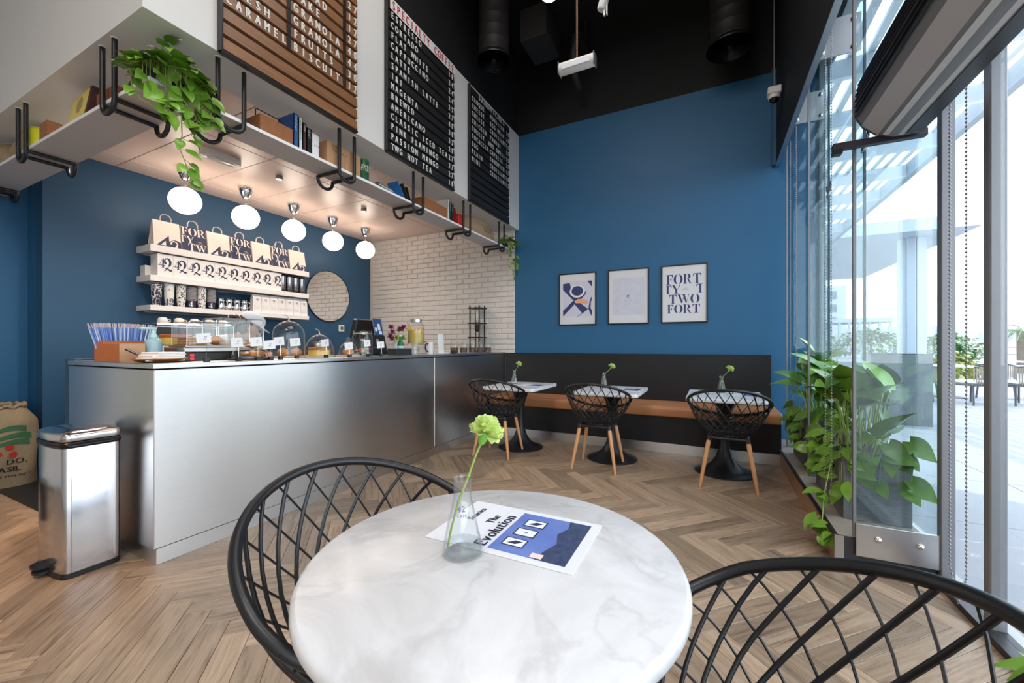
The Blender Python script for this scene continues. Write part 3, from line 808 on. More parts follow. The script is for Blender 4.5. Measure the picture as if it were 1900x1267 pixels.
def crate(name, label, y0, y1, d, h, x=-2.49, handle=False, mat=None):
    t = thing(name, label, 'crate', (x, y0, SZ)); w = y1 - y0; m = mat or BOXWOOD; k = .010
    MB().box(-k, 0, 0, w, 0, h, .001).build('front_board', m, t)
    MB().box(-d, -d + k, 0, w, 0, h, .001).build('back_board', m, t)
    MB().box(-d + k, -k, 0, k, 0, h, .001).build('side_board', m, t); MB().box(-d + k, -k, w - k, w, 0, h, .001).build('side_board', m, t)
    MB().box(-d + k, -k, k, w - k, 0, k).build('bottom_board', m, t)
    if handle:
        MB().tube([(-d / 2, .02, h - .02), (-d / 2, .02, h + .055), (-d / 2, .03, h + .062), (-d / 2, w - .03, h + .062), (-d / 2, w - .02, h + .055), (-d / 2, w - .02, h - .02)], .0035, 6).build('wire_handle', BLACKM, t, 60)
    return t
crate('wooden_crate', 'open wooden crate with black wire handle beside the blue book', 1.545, 1.760, .16, .108, handle=True)
book('thick blue hardback book next to the wire handled crate', 1.768, 1.802, .225, .165, (46, 92, 150), title='ESSENTIALS')
book('white and pale green spined book between blue and brown books', 1.806, 1.832, .215, .14, (216, 232, 222), title='UNION GREEN BOOK', tcol=(30, 60, 50))
book('dark brown book next to the black book', 1.836, 1.862, .195, .14, (86, 56, 48), title='COFFEE')
book('black book with white lettering beside the white box', 1.866, 1.902, .175, .14, (32, 34, 36), title='CRAFT')
w = thing('white_box', 'round shouldered white box beside the black book', 'box', (-2.49, 1.908, SZ))
loft(MB(), [[(x - .055, y + .03, z) for x, y in rounded_d(.11, .058, .012, 0)] for z in (0, .15)] + [[(x * .8 - .055, y * .8 + .03, .165) for x, y in rounded_d(.11, .058, .012, 0)]]).build('body', PAPERW, w)
MB(Matrix.Translation((-.055, .03, .165))).lathe([(.012, 0), (.012, .012), (.005, .018)], 10).build('cap', BLACKM, w)
g = MB(FACE_X(.0008, .012, .07)); text_into(g, 'J T R K', 0, 0, .014); g.build('printed_lettering', NAVY, w, 0)
w = thing('cardboard_box', 'brown cardboard carton with black print behind the second bracket', 'box', (-2.49, 2.03, SZ))
MB().box(-.14, 0, 0, .31, 0, .165, .002).build('body', CARD, w)
MB().box(-.141, .001, .150, .160, .0, .166).build('tape', pm('packing_tape', (178, 140, 104), .3), w)
g = MB(FACE_X(.0008, .04, .105)); text_into(g, 'Energy', 0, .03, .022); text_into(g, 'Tomatoes', 0, 0, .022); g.build('printed_lettering', BLKP, w, 0)
w = thing('green_tin', 'round dark green tin with pale lettering on the shelf', 'tin', (-2.535, 2.405, SZ))
GT = pm('green_tin_paint', (28, 84, 56), .35)
MB().lathe([(.045, 0), (.047, .01), (.047, .15), (.044, .156)], 28).build('body', GT, w, 50)
MB().lathe([(.048, .154), (.048, .170), (.043, .176), (0, .178)], 28).build('lid', pm('green_tin_lid', (40, 104, 70), .35), w, 50)
g = MB()
for s_, zz in (('JOHN', .105), ('STEEL', .078)):
    q = MB(); text_into(q, s_, -.03, zz, .024, wide=.9)
    g.add([(.0478 * math.cos(p[0] / .047 - .45), .0478 * math.sin(p[0] / .047 - .45), p[1]) for p in q.v], q.f)
g.build('printed_lettering', pm('cream_print', (226, 224, 200), .6), w, 0)
# magazines lying, books leaning
for k, (y, l, rgb) in enumerate([(2.53, .20, (150, 150, 90)), (2.535, .20, (70, 76, 90)), (2.54, .19, (196, 196, 190)), (2.545, .18, (96, 130, 70))]):
    t = thing('magazine', ['olive magazine at the bottom of the small pile', 'slate grey magazine second in the small pile', 'pale grey magazine third in the small pile', 'green magazine on top of the small pile'][k], 'magazine', (-2.50, y, SZ + .012 * k + .0005), .03 * k, 'magazines lying on the shelf')
    MB().box(-.15, 0, 0, l, 0, .0105, .001).build('pages', pm('magazine_%d' % k, rgb, .4), t)
    MB().box(-.151, .001, -.001, .010, .0006, .0108).build('spine', pm('magazine_spine_%d' % k, tuple(int(c * .6) for c in rgb), .4), t)
book('bright blue book leaning over the magazine pile', 2.845, 2.862, .155, .12, (44, 118, 190), lean=.62, title='BLUE')
book('black and yellow book leaning next to the bright blue book', 2.895, 2.912, .150, .12, (52, 44, 34), lean=.50, title='GOLD', tcol=(220, 180, 70))
book('slim dark book leaning against the white mug', 2.930, 2.942, .13, .11, (38, 44, 60), lean=.42)
w = thing('white_mug', 'white mug behind the leaning books on the shelf', 'mug', (-2.60, 3.0, SZ))
MB().lathe([(.03, 0), (.035, .004), (.036, .085), (.032, .085), (.031, .01), (0, .008)], 24, cap1=False).build('cup', WHITEM, w, 50)
MB().tube([(0, -.034, .07), (0, -.055, .065), (0, -.06, .045), (0, -.05, .025), (0, -.034, .02)], .005, 6).build('handle', WHITEM, w, 60)
crate('wooden_crate', 'wooden crate holding white cards left of the red book', 3.12, 3.50, .15, .115)
for k in range(2):
    c_ = tag(MB().box(-.06, -.058, 0, .07, 0, .075).build('index_card', PAPERW, None, 0, (-2.50, 3.22 + .09 * k, SZ + .06)), ['white card standing in the wooden crate, further from the books', 'white card standing in the wooden crate, closer to the books'][k], 'card', 'cards in the crate')
book('thick cream book beside the crate of cards', 3.512, 3.548, .215, .14, (222, 216, 200))
book('dark green book with white spine print', 3.552, 3.59, .20, .14, (34, 60, 54), title='BARISTA')
book('second dark green book behind the leaning red one', 3.594, 3.63, .19, .13, (40, 66, 58), title='ROAST')
book('slim red book leaning on the dark green books', 3.70, 3.715, .17, .12, (190, 40, 40), lean=.36)
w = thing('red_box', 'small red box standing beside the fourth bracket', 'box', (-2.50, 3.735, SZ)); MB().box(-.12, 0, 0, .10, 0, .13, .002).build('body', pm('red_carton', (206, 60, 48), .5), w); MB().box(-.1205, .0005, -.0005, .1005, .105, .1306).build('lid', pm('dark_red_carton', (176, 44, 38), .5), w)
# kraft coffee bag lying along the shelf
w = thing('coffee_bag', 'large printed kraft coffee bag lying at the end of the shelf', 'bag', (-2.59, 4.27, SZ))
vs, fs = [], []
NU, NV = 26, 20
for i in range(NU + 1):
    s_ = -1 + 2 * i / NU
    e = (1 - abs(s_) ** 4)
    for k in range(NV):
        a = 2 * PI * k / NV
        hh = .112 * (.25 + .75 * e); ww = .085 * (.30 + .70 * e) if s_ < .6 else .085 * (.30 + .70 * e) * 1.0
        vs.append((ww * math.cos(a) * (1 + .05 * math.sin(5 * s_ + a)), .40 * s_, .112 * .98 + hh * math.sin(a) * (1 + .04 * math.sin(9 * s_ + 2 * a)) - (.112 - hh) * .55))
for i in range(NU):
    for k in range(NV): fs.append((i * NV + k, i * NV + (k + 1) % NV, (i + 1) * NV + (k + 1) % NV, (i + 1) * NV + k))
fs += [tuple(range(NV))[::-1], tuple(range(NU * NV, (NU + 1) * NV))]
zmin = min(v[2] for v in vs); vs = [(x, y, z - zmin) for x, y, z in vs]
MB().add(vs, fs).build('sack', pm('kraft_bag', (190, 160, 126), .85, noise=(9, (172, 142, 108), .8), bump=(40, .3)), w, 70)
g = MB(FACE_X(.0895, .02, .11)); text_into(g, '100% PURE COFFEE', 0, 0, .022, wide=.8); text_into(g, 'ARABICA BLEND', 0, -.032, .022, wide=.8)
g.build('printed_lettering', BLKP, w, 0)
MB().tube([(.088, -.20, .13), (.09, 0, .145), (.088, .28, .135)], .0012, 4).build('seam', BLKP, w)

# ---- left branch: boxes, framed case, yellow tin, sacks
crate('wooden_crate', 'small rust coloured wooden box left of the corner plant', 0, .215, .16, .085, mat=pm('rust_box_wood', (150, 84, 46), .6, noise=(6, (120, 64, 34), .8)))
o = bpy.data.objects[-1] if False else [x for x in C.objects if x.get('label') == 'small rust coloured wooden box left of the corner plant'][0]
o.location = (-3.10, 1.005, SZ); o.rotation_euler = (0, 0, -PI / 2)
w = thing('framed_case', 'tilted dark wood case with a yellow front panel', 'case', (-3.42, 1.045, SZ + .006), -.05)
M = Matrix.Rotation(-.16, 4, 'X')
MB(M).box(-.155, .155, -.03, .06, .004, .205, .006).build('body', pm('dark_red_wood', (70, 34, 30), .4, noise=(6, (54, 26, 22), .8)), w)
MB(M).box(-.135, .135, -.0335, -.0305, .022, .188).build('front_panel', pm('pale_yellow_panel', (226, 206, 110), .6, noise=(5, (214, 190, 96), .8)), w)
MB(M @ Matrix.Translation((.02, -.034, .11)) @ Matrix.Rotation(PI / 2, 4, 'X')).lathe([(.05, 0), (.048, .002), (.02, .0025)], 24).build('round_emblem', pm('bronze_emblem', (160, 136, 84), .5), w)
crate('wooden_box', 'small brown wooden box between the yellow tin and the case', 0, .13, .15, .125)
o = [x for x in C.objects if x.get('label') == 'small brown wooden box between the yellow tin and the case'][0]; o.location = (-3.95, 1.005, SZ); o.rotation_euler = (0, 0, -PI / 2)
w = thing('yellow_tin', 'bright yellow round tin beside the bracket on the shelf', 'tin', (-4.10, 1.065, SZ))
MB().lathe([(.068, 0), (.07, .006), (.07, .135), (.066, .14), (0, .141)], 28).build('body', pm('yellow_tin_paint', (214, 216, 40), .4), w, 50)
MB().lathe([(.071, .128), (.072, .134), (.071, .14)], 28, cap0=False, cap1=False).build('rim', pm('yellow_tin_rim', (186, 188, 36), .4), w, 50)
g = MB(); q = MB(); text_into(q, 'NEEM', -.05, .0, .03)
g.add([(.0705 * math.cos(-2.0 + .2 - p[1] / .07 + .4), .0705 * math.sin(-2.0 + .2 - p[1] / .07 + .4), .10 - p[0] - .03) for p in q.v], q.f); g.build('printed_lettering', BLKP, w, 0)
def small_sack(label, loc, rx, ry, h, seed):
    t = thing('burlap_sack', label, 'sack', loc)
    rr = random.Random(seed); ph = [rr.uniform(0, 6) for _ in range(4)]
    def P(a, k):
        z = h * k; r = (1 - .25 * k ** 3) * (.82 + .18 * math.sin(PI * min(1, k * 1.15 + .05)))
        r *= 1 + .05 * math.sin(3 * a + ph[0] + 3 * k) + .03 * math.sin(6 * a + ph[1])
        return (rx * r * math.cos(a), ry * r * math.sin(a), z)
    vs = [P(2 * PI * i / 32, k / 12) for k in range(13) for i in range(32)]
    fs = [(k * 32 + i, k * 32 + (i + 1) % 32, (k + 1) * 32 + (i + 1) % 32, (k + 1) * 32 + i) for k in range(12) for i in range(32)]
    vs.append((0, 0, h * .93)); fs += [(12 * 32 + i, 12 * 32 + (i + 1) % 32, len(vs) - 1) for i in range(32)]; fs.append(tuple(range(32))[::-1])
    MB().add(vs, fs).build('bag', BURLAP, t, 80)
    MB().tube([P(2 * PI * i / 40, 1.0) for i in range(40)], .010, 6, True).build('folded_rim', BURLAP, t, 80)
    return t
small_sack('plump burlap sack left of the yellow tin', (-4.44, 1.10, SZ), .22, .098, .20, 4)
small_sack('burlap sack at the far end of the hanging shelf', (-4.92, 1.10, SZ), .23, .098, .21, 9)

# ================================================================= trailing plants
def leaf_mesh(name, L_, W_, fold=.18, curl=.25, heart=.16, mat=None, n=7):
    vs, fs = [], []
    for i in range(n + 1):
        t = i / n
        w = W_ * (math.sin(PI * min(1, (t * .92 + .08)) ** .75)) * (1 if t < 1 else 0)
        w = max(w, .0)
        y = L_ * t; z = -curl * L_ * t * t
        back = -heart * L_ * (1 - t) ** 3
        vs += [(-w, y + back, z + fold * w), (0, y, z), (w, y + back, z + fold * w)]
    for i in range(n):
        a = i * 3
        fs += [(a, a + 1, a + 4, a + 3), (a + 1, a + 2, a + 5, a + 4)]
    m = MB().add(vs, fs); me = bpy.data.meshes.new(name); me.from_pydata(m.v, [], m.f); me.update()
    me.polygons.foreach_set('use_smooth', [True] * len(me.polygons)); me.materials.append(mat or LEAF)
    return me
POTH = [leaf_mesh('leaf', .078, .034, .25, .25), leaf_mesh('leaf', .065, .028, .2, .4), leaf_mesh('leaf', .092, .038, .3, .15)]
POTHL = [leaf_mesh('leaf', .13, .050, .25, .3, mat=LEAF), leaf_mesh('leaf', .10, .040, .2, .4, mat=LEAF)]
def put_leaf(parent, me, loc, direction, up=(0, 0, 1), s=1.0, name='leaf'):
    y = Vector(direction).normalized(); z = Vector(up); z = (z - y * z.dot(y))
    if z.length < 1e-3: z = y.orthogonal()
    z.normalize(); x = y.cross(z)
    M = Matrix((x, y, z)).transposed().to_4x4()
    o = link(name, me, parent); o.matrix_local = Matrix.Translation(loc) @ M @ Matrix.Scale(s, 4)
    return o
# ---- trailing pothos plants on the shelf
def vine_plant(label, loc, pot, spread, n_leaf, vines, seed, leafset=None, hang=0):
    t = thing('trailing_pothos', label, 'plant', loc); rr = random.Random(seed); ls = leafset or POTH
    MB().box(-pot[0], pot[0], -pot[1], pot[1], 0, pot[2], .006).build('pot', pm('dark_grey_pot', (46, 46, 48), .6), t)
    MB().box(-pot[0] * .9, pot[0] * .9, -pot[1] * .9, pot[1] * .9, pot[2] - .004, pot[2] + .002).build('soil', pm('dark_soil', (52, 40, 32), .95, bump=(60, .6)), t)
    st = MB()
    for i in range(n_leaf):
        a = rr.uniform(0, 2 * PI); q = math.sqrt(rr.random())
        tip = Vector((spread[0] * q * math.cos(a) + spread[3], spread[1] * q * math.sin(a) + spread[4], pot[2] + spread[2] * (1 - q * .9) * rr.uniform(.3, 1) - .03 * q))
        base = Vector((tip.x * .35, tip.y * .35, pot[2] * .9)); mid = base.lerp(tip, .6) + Vector((0, 0, .03))
        st.tube([base, mid, tip], .0018, 4)
        d = Vector((tip.x + rr.uniform(-.06, .06), tip.y + rr.uniform(-.06, .06), rr.uniform(-.08, .03)))
        put_leaf(t, rr.choice(ls), tip, d, (rr.uniform(-.5, .5), rr.uniform(-.5, .5), 1), rr.uniform(.75, 1.15))
    for v in vines:
        pts = [Vector(p) for p in v]; st.tube(pts, .0026, 5)
        for a, b in zip(pts[1:], pts[2:] + [pts[-1] + (pts[-1] - pts[-2]) * .4]):
            for k in range(2):
                p = a.lerp(b, rr.uniform(.0, .8)); s_ = rr.choice((-1, 1))
                d = Vector((rr.uniform(.1, 1), s_ * rr.uniform(.3, 1), rr.uniform(-1.1, -.2)))
                e = p + d * .025; st.tube([p, e], .0014, 4)
                put_leaf(t, rr.choice(ls), e, d, (1, rr.uniform(-.5, .5), rr.uniform(0, .8)), rr.uniform(.6, 1.0))
    if hang:
        for i in range(hang):      # leaves spilling over the shelf edge
            p = Vector((rr.uniform(.10, .15), rr.uniform(-.14, .12), rr.uniform(-.12, .10))); b0 = Vector((.06, p.y * .6, pot[2])); st.tube([b0, Vector((p.x, p.y, pot[2] + .01)), p], .0016, 4)
            put_leaf(t, rr.choice(ls), p, (rr.uniform(.1, .6), rr.uniform(-.6, .6), rr.uniform(-1, -.1)), (1, rr.uniform(-.5, .5), .5), rr.uniform(.7, 1.1))
    st.build('stems', STEMG, t, 60)
    return t
vine_plant('lush trailing pothos on the corner of the hanging shelf', (-2.59, 1.10, SZ), (.075, .11, .065), (.16, .18, .21, .06, .0), 120,
           [[(.08, .0, .06), (.135, .01, .06), (.145, .015, -.05), (.15, .01, -.15), (.145, .015, -.24), (.15, .0, -.31), (.148, .03, -.38), (.15, .04, -.44)],
            [(.06, .07, .06), (.135, .08, .05), (.15, .07, -.04), (.15, .09, -.12), (.15, .06, -.20)],
            [(.0, -.09, .06), (.02, -.145, .04), (.05, -.15, -.05), (.09, -.13, -.12), (.14, -.06, -.16)],
            [(.08, -.04, .06), (.14, -.05, .03), (.15, -.04, -.06), (.15, -.06, -.13)],
            [(.07, .10, .06), (.14, .13, .05), (.15, .14, -.03), (.15, .15, -.09)]], 11, None, 34)
vine_plant('smaller trailing pothos at the end of the shelf by the blue wall', (-2.57, 4.90, SZ), (.06, .08, .08), (.13, .12, .12, .08, .0), 34,
           [[(.05, .0, .06), (.11, .02, .06), (.13, .03, -.06), (.13, .05, -.16), (.13, .04, -.26), (.13, .08, -.36)],
            [(.05, .04, .06), (.12, .09, .06), (.14, .10, -.05), (.14, .12, -.16), (.14, .10, -.24)],
            [(.05, -.06, .06), (.11, -.05, .05), (.13, -.04, -.08), (.13, -.06, -.2)]], 5)

# ================================================================= menu letter boards
WALN = pm('walnut_board_slat', (152, 106, 70), .42, noise=(4, (98, 66, 43), .8), stretch=(6, 1, 14), var=.12)
BSLAT = pm('black_board_slat', (36, 36, 37), .5)
LETW = pm('white_board_letter', (236, 234, 228), .5)
LETR = pm('red_board_letter', (186, 32, 52), .5)
def board(label, y0, y1, slat, rows, first, pitch, hdr=None):
    t = thing('menu_board', label, 'menu board', (-2.408, y0, 2.745), 0, 'letter boards on the bulkhead')
    w = y1 - y0; H_ = 4.03 - 2.745
    MB().box(0, .008, 0, w, 0, H_).build('backing', BLACKM, t)
    MB().box(0, .036, -.006, .006, 0, H_, .001).build('frame', BLACKM, t)
    MB().box(0, .036, 0, w, -.008, .006, .001).build('frame', BLACKM, t)
    for i in range(15):
        z = .012 + i * .084
        if z + .07 > H_: break
        s_ = MB()
        s_.add([(.008, .006, z), (.008, w, z), (.030, .006, z + .004), (.030, w, z + .004), (.022, .006, z + .072), (.022, w, z + .072), (.008, .006, z + .076), (.008, w, z + .076)],
               [(0, 1, 3, 2), (2, 3, 5, 4), (4, 5, 7, 6), (0, 2, 4, 6), (1, 7, 5, 3)])
        s_.build('slat', slat, t, 0)
    for r, words in rows:
        z = 2.80 + .084 * r - .028 - 2.745
        for ph, yy in words:
            for k, wd in enumerate(ph.split(' ')):
                g = MB(FACE_X(.0305, 0, z)); text_into(g, wd, yy - y0 - pitch / 2 + pitch * (len(' '.join(ph.split(' ')[:k])) + (k > 0)), 0, .056, adv=pitch, wide=.62, bold=.006)
                g.build('lettering', LETW, t, 0)
    return t
b1 = board('walnut slatted menu board of cakes and granola', 1.267, 2.204, WALN, [
    (3, [('CARAMEL', 1.30), ('BISCUIT', 1.70), ('12', 2.125)]), (4, [('FRESH', 1.30), ('FRUITS', 1.70), ('30', 2.125)]),
    (5, [('GRANOLA', 1.70), ('44', 2.125)]), (6, [('GRANOLA', 1.70), ('40', 2.125)]), (7, [('CAKE', 1.70), ('27', 2.125)]),
    (8, [('BREAD', 1.70), ('12', 2.125)]), (9, [('12', 2.125)]), (10, [('27', 2.125)])], 0, .0535)
for r in range(3, 13):
    z = .012 + r * .084
    for yy in (1.655, 2.085): MB().box(.0301, .0312, yy - 1.267 - .014, yy - 1.267 + .014, z, z + .074).build('gap_tile', BLACKM, b1, 0)
names = ['ESPRESSO', 'CORTADO', 'FLAT WHITE', 'CAPPUCCINO', 'LATTE', 'SPANISH LATTE', '1&1', 'MAGENTA', 'BREWED', 'AMERICANO', 'CLASSIC ICED TEA', 'PINK FLAMINGO', 'PASSION MANGO', 'TWG HOT TEA']
price = ['18', '24', '24', '24', '25', '27', '40', '38', '32', '20', '27', '27', '27', '18']
b2 = board('black menu board headed specialty coffee in red', 2.516, 3.48, BSLAT, [(13 - i, [(n, 2.572), (p, 3.385)]) for i, (n, p) in enumerate(zip(names, price))], 0, .0505)
MB().box(.031, .0325, .03, .964, 1.186, 1.283).build('header_strip', LETW, b2)
g = MB(FACE_X(.0332, .04, 1.196)); text_into(g, 'SPECIALTY COFFEE', 0, 0, .076, adv=.057, wide=.58, bold=.006); g.build('lettering', LETR, b2, 0)
n3 = [('CROQUE', 'MONSIEUR'), ('CHEESE', 'EGG WRAP'), ('CHEESE', 'CROISSANT'), ('CHICKEN', 'PANINI'), ('TURKEY', 'AND SWISS'), ('FOCACCIA', 'CAPRESE'), ('EGG', 'SANDWICH'), ('PLAIN', 'CROISSANT'), ('MINI', 'CROISSANT')]
p3 = ['30', '29', '25', '37', '25', '27', '37', '18', '12']
b3 = board('black menu board of sandwiches beside the blue wall', 3.78, 4.744, BSLAT, [(13 - i, [(a, 3.83), (b, 4.24 if a != 'TURKEY' else 4.20), (p, 4.66)]) for i, ((a, b), p) in enumerate(zip(n3, p3))], 0, .0475)
g = MB(FACE_X(.0332, .16, 1.198)); text_into(g, 'SANDWICHES', 0, 0, .080, adv=.066, wide=.66, bold=.008); g.build('lettering', LETW, b3, 0)

# ================================================================= pendants, downlights, emergency light
GLOBE = pm('lit_opal_globe', (255, 246, 236), .4, emit=((255, 236, 220), 7.0))
def pendant(label, loc):
    t = thing('globe_pendant', label, 'pendant lamp', loc, 0, 'opal globe pendants over the bar')
    MB().lathe([(.006, -.132), (.020, -.130), (.034, -.116), (.052, -.078), (.066, -.036), (.072, -.006), (.072, 0)], 24).build('ceiling_cup', CHROME, t, 60)
    MB().tube([(0, 0, -.13), (0, 0, -.205)], .005, 8).build('rod', CHROME, t, 60)
    MB().lathe([(.018, -.202), (.022, -.190), (.012, -.178)], 16).build('collar', CHROME, t, 60)
    MB().ball((0, 0, -.33), .132, .132, .128, 32, 20).build('globe', GLOBE, t, 80)
    return t
pn = ['nearest the corner plant', 'second from the corner plant', 'in the middle of the row', 'second from the brick wall', 'nearest the brick wall']
p0 = pendant('lit opal globe pendant ' + pn[0], (-4.612, 2.13, 2.889))
for k in range(1, 5): dup(p0, 'lit opal globe pendant ' + pn[k], (-4.612, 2.13 + .5735 * k, 2.889))
DLM = pm('downlight_lens', (255, 250, 240), .4, emit=((255, 224, 190), 9))
def downlight(label, loc):
    t = thing('downlight', label, 'ceiling light', loc, 0, 'small round downlights over the bar')
    MB().lathe([(.032, -.040), (.034, -.036), (.034, 0)], 20, cap0=False).build('housing', GREYM, t, 60)
    MB().lathe([(.0005, -.034), (.030, -.034)], 20, cap0=False, cap1=False).build('lens', DLM, t)
    return t
d0 = downlight('small round downlight nearer the corner plant', (-3.99, 2.67, 2.889))
dup(d0, 'small round downlight nearer the brick wall', (-3.98, 3.79, 2.889))
for y in (1.55, 2.67, 3.79):
    add_light('downlight_beam', 'SPOT', (-3.99, y, 2.84), 60, (1, .87, .76), spot_size=2.4, spot_blend=.9, shadow_soft_size=.03)
_sp = add_light('warm_floor_fill', 'SPOT', (-3.3, -.6, 4.6), 330, (1, .56, .26), spot_size=.68, spot_blend=1.0, shadow_soft_size=.05)  # unseen warm spot, added to tint the floor around the bin orange
_sp.rotation_euler = Vector((.15, -1.25, 4.6)).to_track_quat('Z', 'Y').to_euler()
em = thing('emergency_light', 'white rounded emergency light under the bar ceiling', 'light', (-4.03, 2.14, 2.889))
loft(MB(), [[(x * s_, y * s_, z) for x, y in rounded_d(.125, .33, .05, 0)] for z, s_ in ((0, 1.0), (-.045, 1.0), (-.055, .94))]).build('housing', WHITEM, em, 50)
loft(MB(), [[(x * s_, y * s_, z) for x, y in rounded_d(.09, .26, .035, 0)] for z, s_ in ((-.055, 1.0), (-.060, .95))]).build('lens', pm('frosted_lens', (214, 214, 210), .2), em, 50)
sm = thing('smoke_detector', 'tiny round sensor on the bar ceiling', 'sensor', (-3.575, 3.43, 2.889)); MB().lathe([(.012, -.014), (.022, -.008), (.024, 0)], 16, cap0=True).build('housing', DARKM, sm, 50); MB().lathe([(.004, -.017), (.006, -.013)], 8).build('tip', BLACKM, sm)

# ================================================================= white shelves on the bar wall and their goods
SHW = pm('white_wall_shelf', (234, 229, 224), .45)
SY0, SY1, SXF = 1.98, 3.72, -4.92
shz = [(2.075, 2.142, 'topmost white wall shelf carrying the paper bags'), (1.783, 1.841, 'middle white wall shelf carrying the logo boxes'), (1.492, 1.545, 'lowest white wall shelf carrying cups and steel jugs')]
for z0, z1, lb in shz:
    t = thing('wall_shelf', lb, 'shelf', (XB, SY0, z0), 0, 'white floating shelves on the bar wall')
    MB().box(.002, SXF - XB, 0, SY1 - SY0, 0, z1 - z0, .002).build('board', SHW, t)
    MB().box(.0, .02, .06, SY1 - SY0 - .06, -.006, .0).build('wall_cleat', SHW, t)
def paper_bag(label, y, kind):
    W, D, H_ = .232, .13, .262
    t = thing('paper_bag', label, 'bag', (SXF - .015, y, 2.1425), 0, 'paper carrier bags on the top shelf')
    body = KRAFT if kind == 'a' else NAVY
    # wedge: wide foot, pinched top
    vs = [(0, 0, 0), (0, W, 0), (-D, W, 0), (-D, 0, 0), (-.045, .004, H_), (-.045, W - .004, H_), (-.06, W - .004, H_), (-.06, .004, H_), (-D / 2, .018, H_ * .55), (-D / 2, W - .018, H_ * .55)]
    fs = [(0, 1, 5, 4), (3, 7, 6, 2), (0, 3, 2, 1), (0, 4, 8), (4, 7, 8), (7, 3, 8), (3, 0, 8), (1, 9, 5), (5, 9, 6), (6, 9, 2), (2, 9, 1), (4, 5, 6, 7)]
    MB().add(vs, fs).build('body', KRAFT, t, 0)
    tilt = basis((.0008, 0, 0), (0, 1, 0), Vector((-.045, 0, H_)).normalized())
    Hs = math.hypot(.045, H_)
    if kind == 'a':
        g = MB(tilt)
        g.add([(x, y_, 0) for x, y_ in [(.02, .004), (.13, .12), (.13, .004)]], [(0, 1, 2)])
        q = [(.13, .004), (.13, .06)] + [(.135 + .097 * k / 8, .062 + .022 * math.sin(k / 8 * 3.0)) for k in range(9)] + [(.232, .004)]
        g.add([(x, min(y_, .1), 0) for x, y_ in q], [tuple(range(len(q)))])
        g.build('print', NAVY, t, 0)
        g = MB(tilt @ Matrix.Translation((0, 0, .0006)))
        g.add([(.055, .012, 0), (.10, .06, 0), (.10, .012, 0)], [(0, 1, 2)]); g.build('print', KRAFT, t, 0)
        g = MB(tilt @ Matrix.Translation((0, 0, .0006)))
        ring_o = arc(.172, .040, .034, .034, 200, -40, 14); ring_i = arc(.172, .044, .020, .020, -40, 200, 14)
        for k in range(14): g.add([(*ring_o[k], 0), (*ring_o[k + 1], 0), (*ring_i[13 - k], 0), (*ring_i[14 - k], 0)], [(0, 1, 2, 3)])
        g.add([(.186, .03, 0), (.206, .055, 0), (.20, .004, 0), (.176, .004, 0)], [(0, 1, 2, 3)])
        g.build('print', KRAFT, t, 0)
    else:
        g = MB(tilt); g.add([(0, 0, 0), (W, 0, 0), (W - .004, Hs, 0), (.004, Hs, 0)], [(0, 1, 2, 3)]); g.build('print', NAVY, t, 0)
        g = MB(tilt @ Matrix.Translation((0, 0, .0006)))
        dido_into(g, 'FOR', .004, Hs - .094, .085, 1.0, .02, (0, W - .003, 0, Hs)); dido_into(g, 'TY', -.025, Hs - .178, .074, 1.05, .03, (.003, W - .003, 0, Hs)); dido_into(g, 'TW', .055, .006, .076, 1.05, .02, (.003, W - .003, 0, Hs))
        text_into(g, 'CAFE', .15, Hs - .158, .010); text_into(g, 'FORTY TWO', .14, Hs - .176, .007)
        g.build('print', KRAFT, t, 0)
    for dx in (-.05, -.062):
        MB().tube([(dx, W * .30, H_ - .03), (dx, W * .30, H_ + .035), (dx, W * .36, H_ + .062), (dx, W * .5, H_ + .072), (dx, W * .64, H_ + .062), (dx, W * .70, H_ + .035), (dx, W * .70, H_ - .03)], .0035, 6).build('handle', KRAFT, t, 60)
    return t
lbls = ['pale paper bag at the end of the row nearest the corner plant', 'navy lettered paper bag next to the first pale bag', 'pale paper bag between the first two navy bags', 'navy lettered paper bag in the middle of the row', 'pale paper bag just past the middle of the row', 'navy lettered paper bag nearest the round mirror', 'pale paper bag at the mirror end of the row']
for k in range(7): paper_bag(lbls[k], 2.015 + .2405 * k, 'ab'[k % 2])
ordn = ['first', 'second', 'third', 'fourth', 'fifth', 'sixth', 'seventh', 'eighth', 'ninth', 'tenth']
BOXW = pm('white_gift_box', (236, 231, 226), .6)
bx0 = None
for k in range(10):
    if bx0 is None:
        bx0 = thing('logo_box', 'x', 'box', group='white logo boxes on the middle shelf')
        MB().box(-.14, 0, 0, .128, 0, .222, .0015).build('body', BOXW, bx0)
        g = MB(FACE_X(.0006, 0, 0)); dido_into(g, '4', .012, .085, .095, .66); dido_into(g, '2', .052, .050, .135, .66); g.add([(0, .108, 0), (.05, .108, 0), (.05, .112, 0), (0, .112, 0)], [(0, 1, 2, 3)]); g.build('printed_logo', NAVY, bx0, 0)
        MB().box(-.1405, .0004, -.0004, .1284, .218, .2225).build('lid_seam', pm('box_seam', (206, 198, 190), .6), bx0, 0)
        b = bx0
    else: b = copy_tree(bx0)
    b['label'] = 'white box with navy logo, %s from the corner plant end' % ordn[k]
    b.location = (SXF - .018, 2.045 + .1295 * k, 1.8415)
t = thing('low_box', 'low white box behind the first logo box', 'box', (SXF - .17, 2.005, 1.8415)); MB().box(-.10, 0, 0, .10, 0, .11, .002).build('body', BOXW, t); MB().box(-.1005, .0005, -.0005, .1005, .098, .1105).build('lid', BOXW, t)
CANM = pm('dark_steel_tumbler', (170, 168, 168), .2, 1.0)
cn0 = None
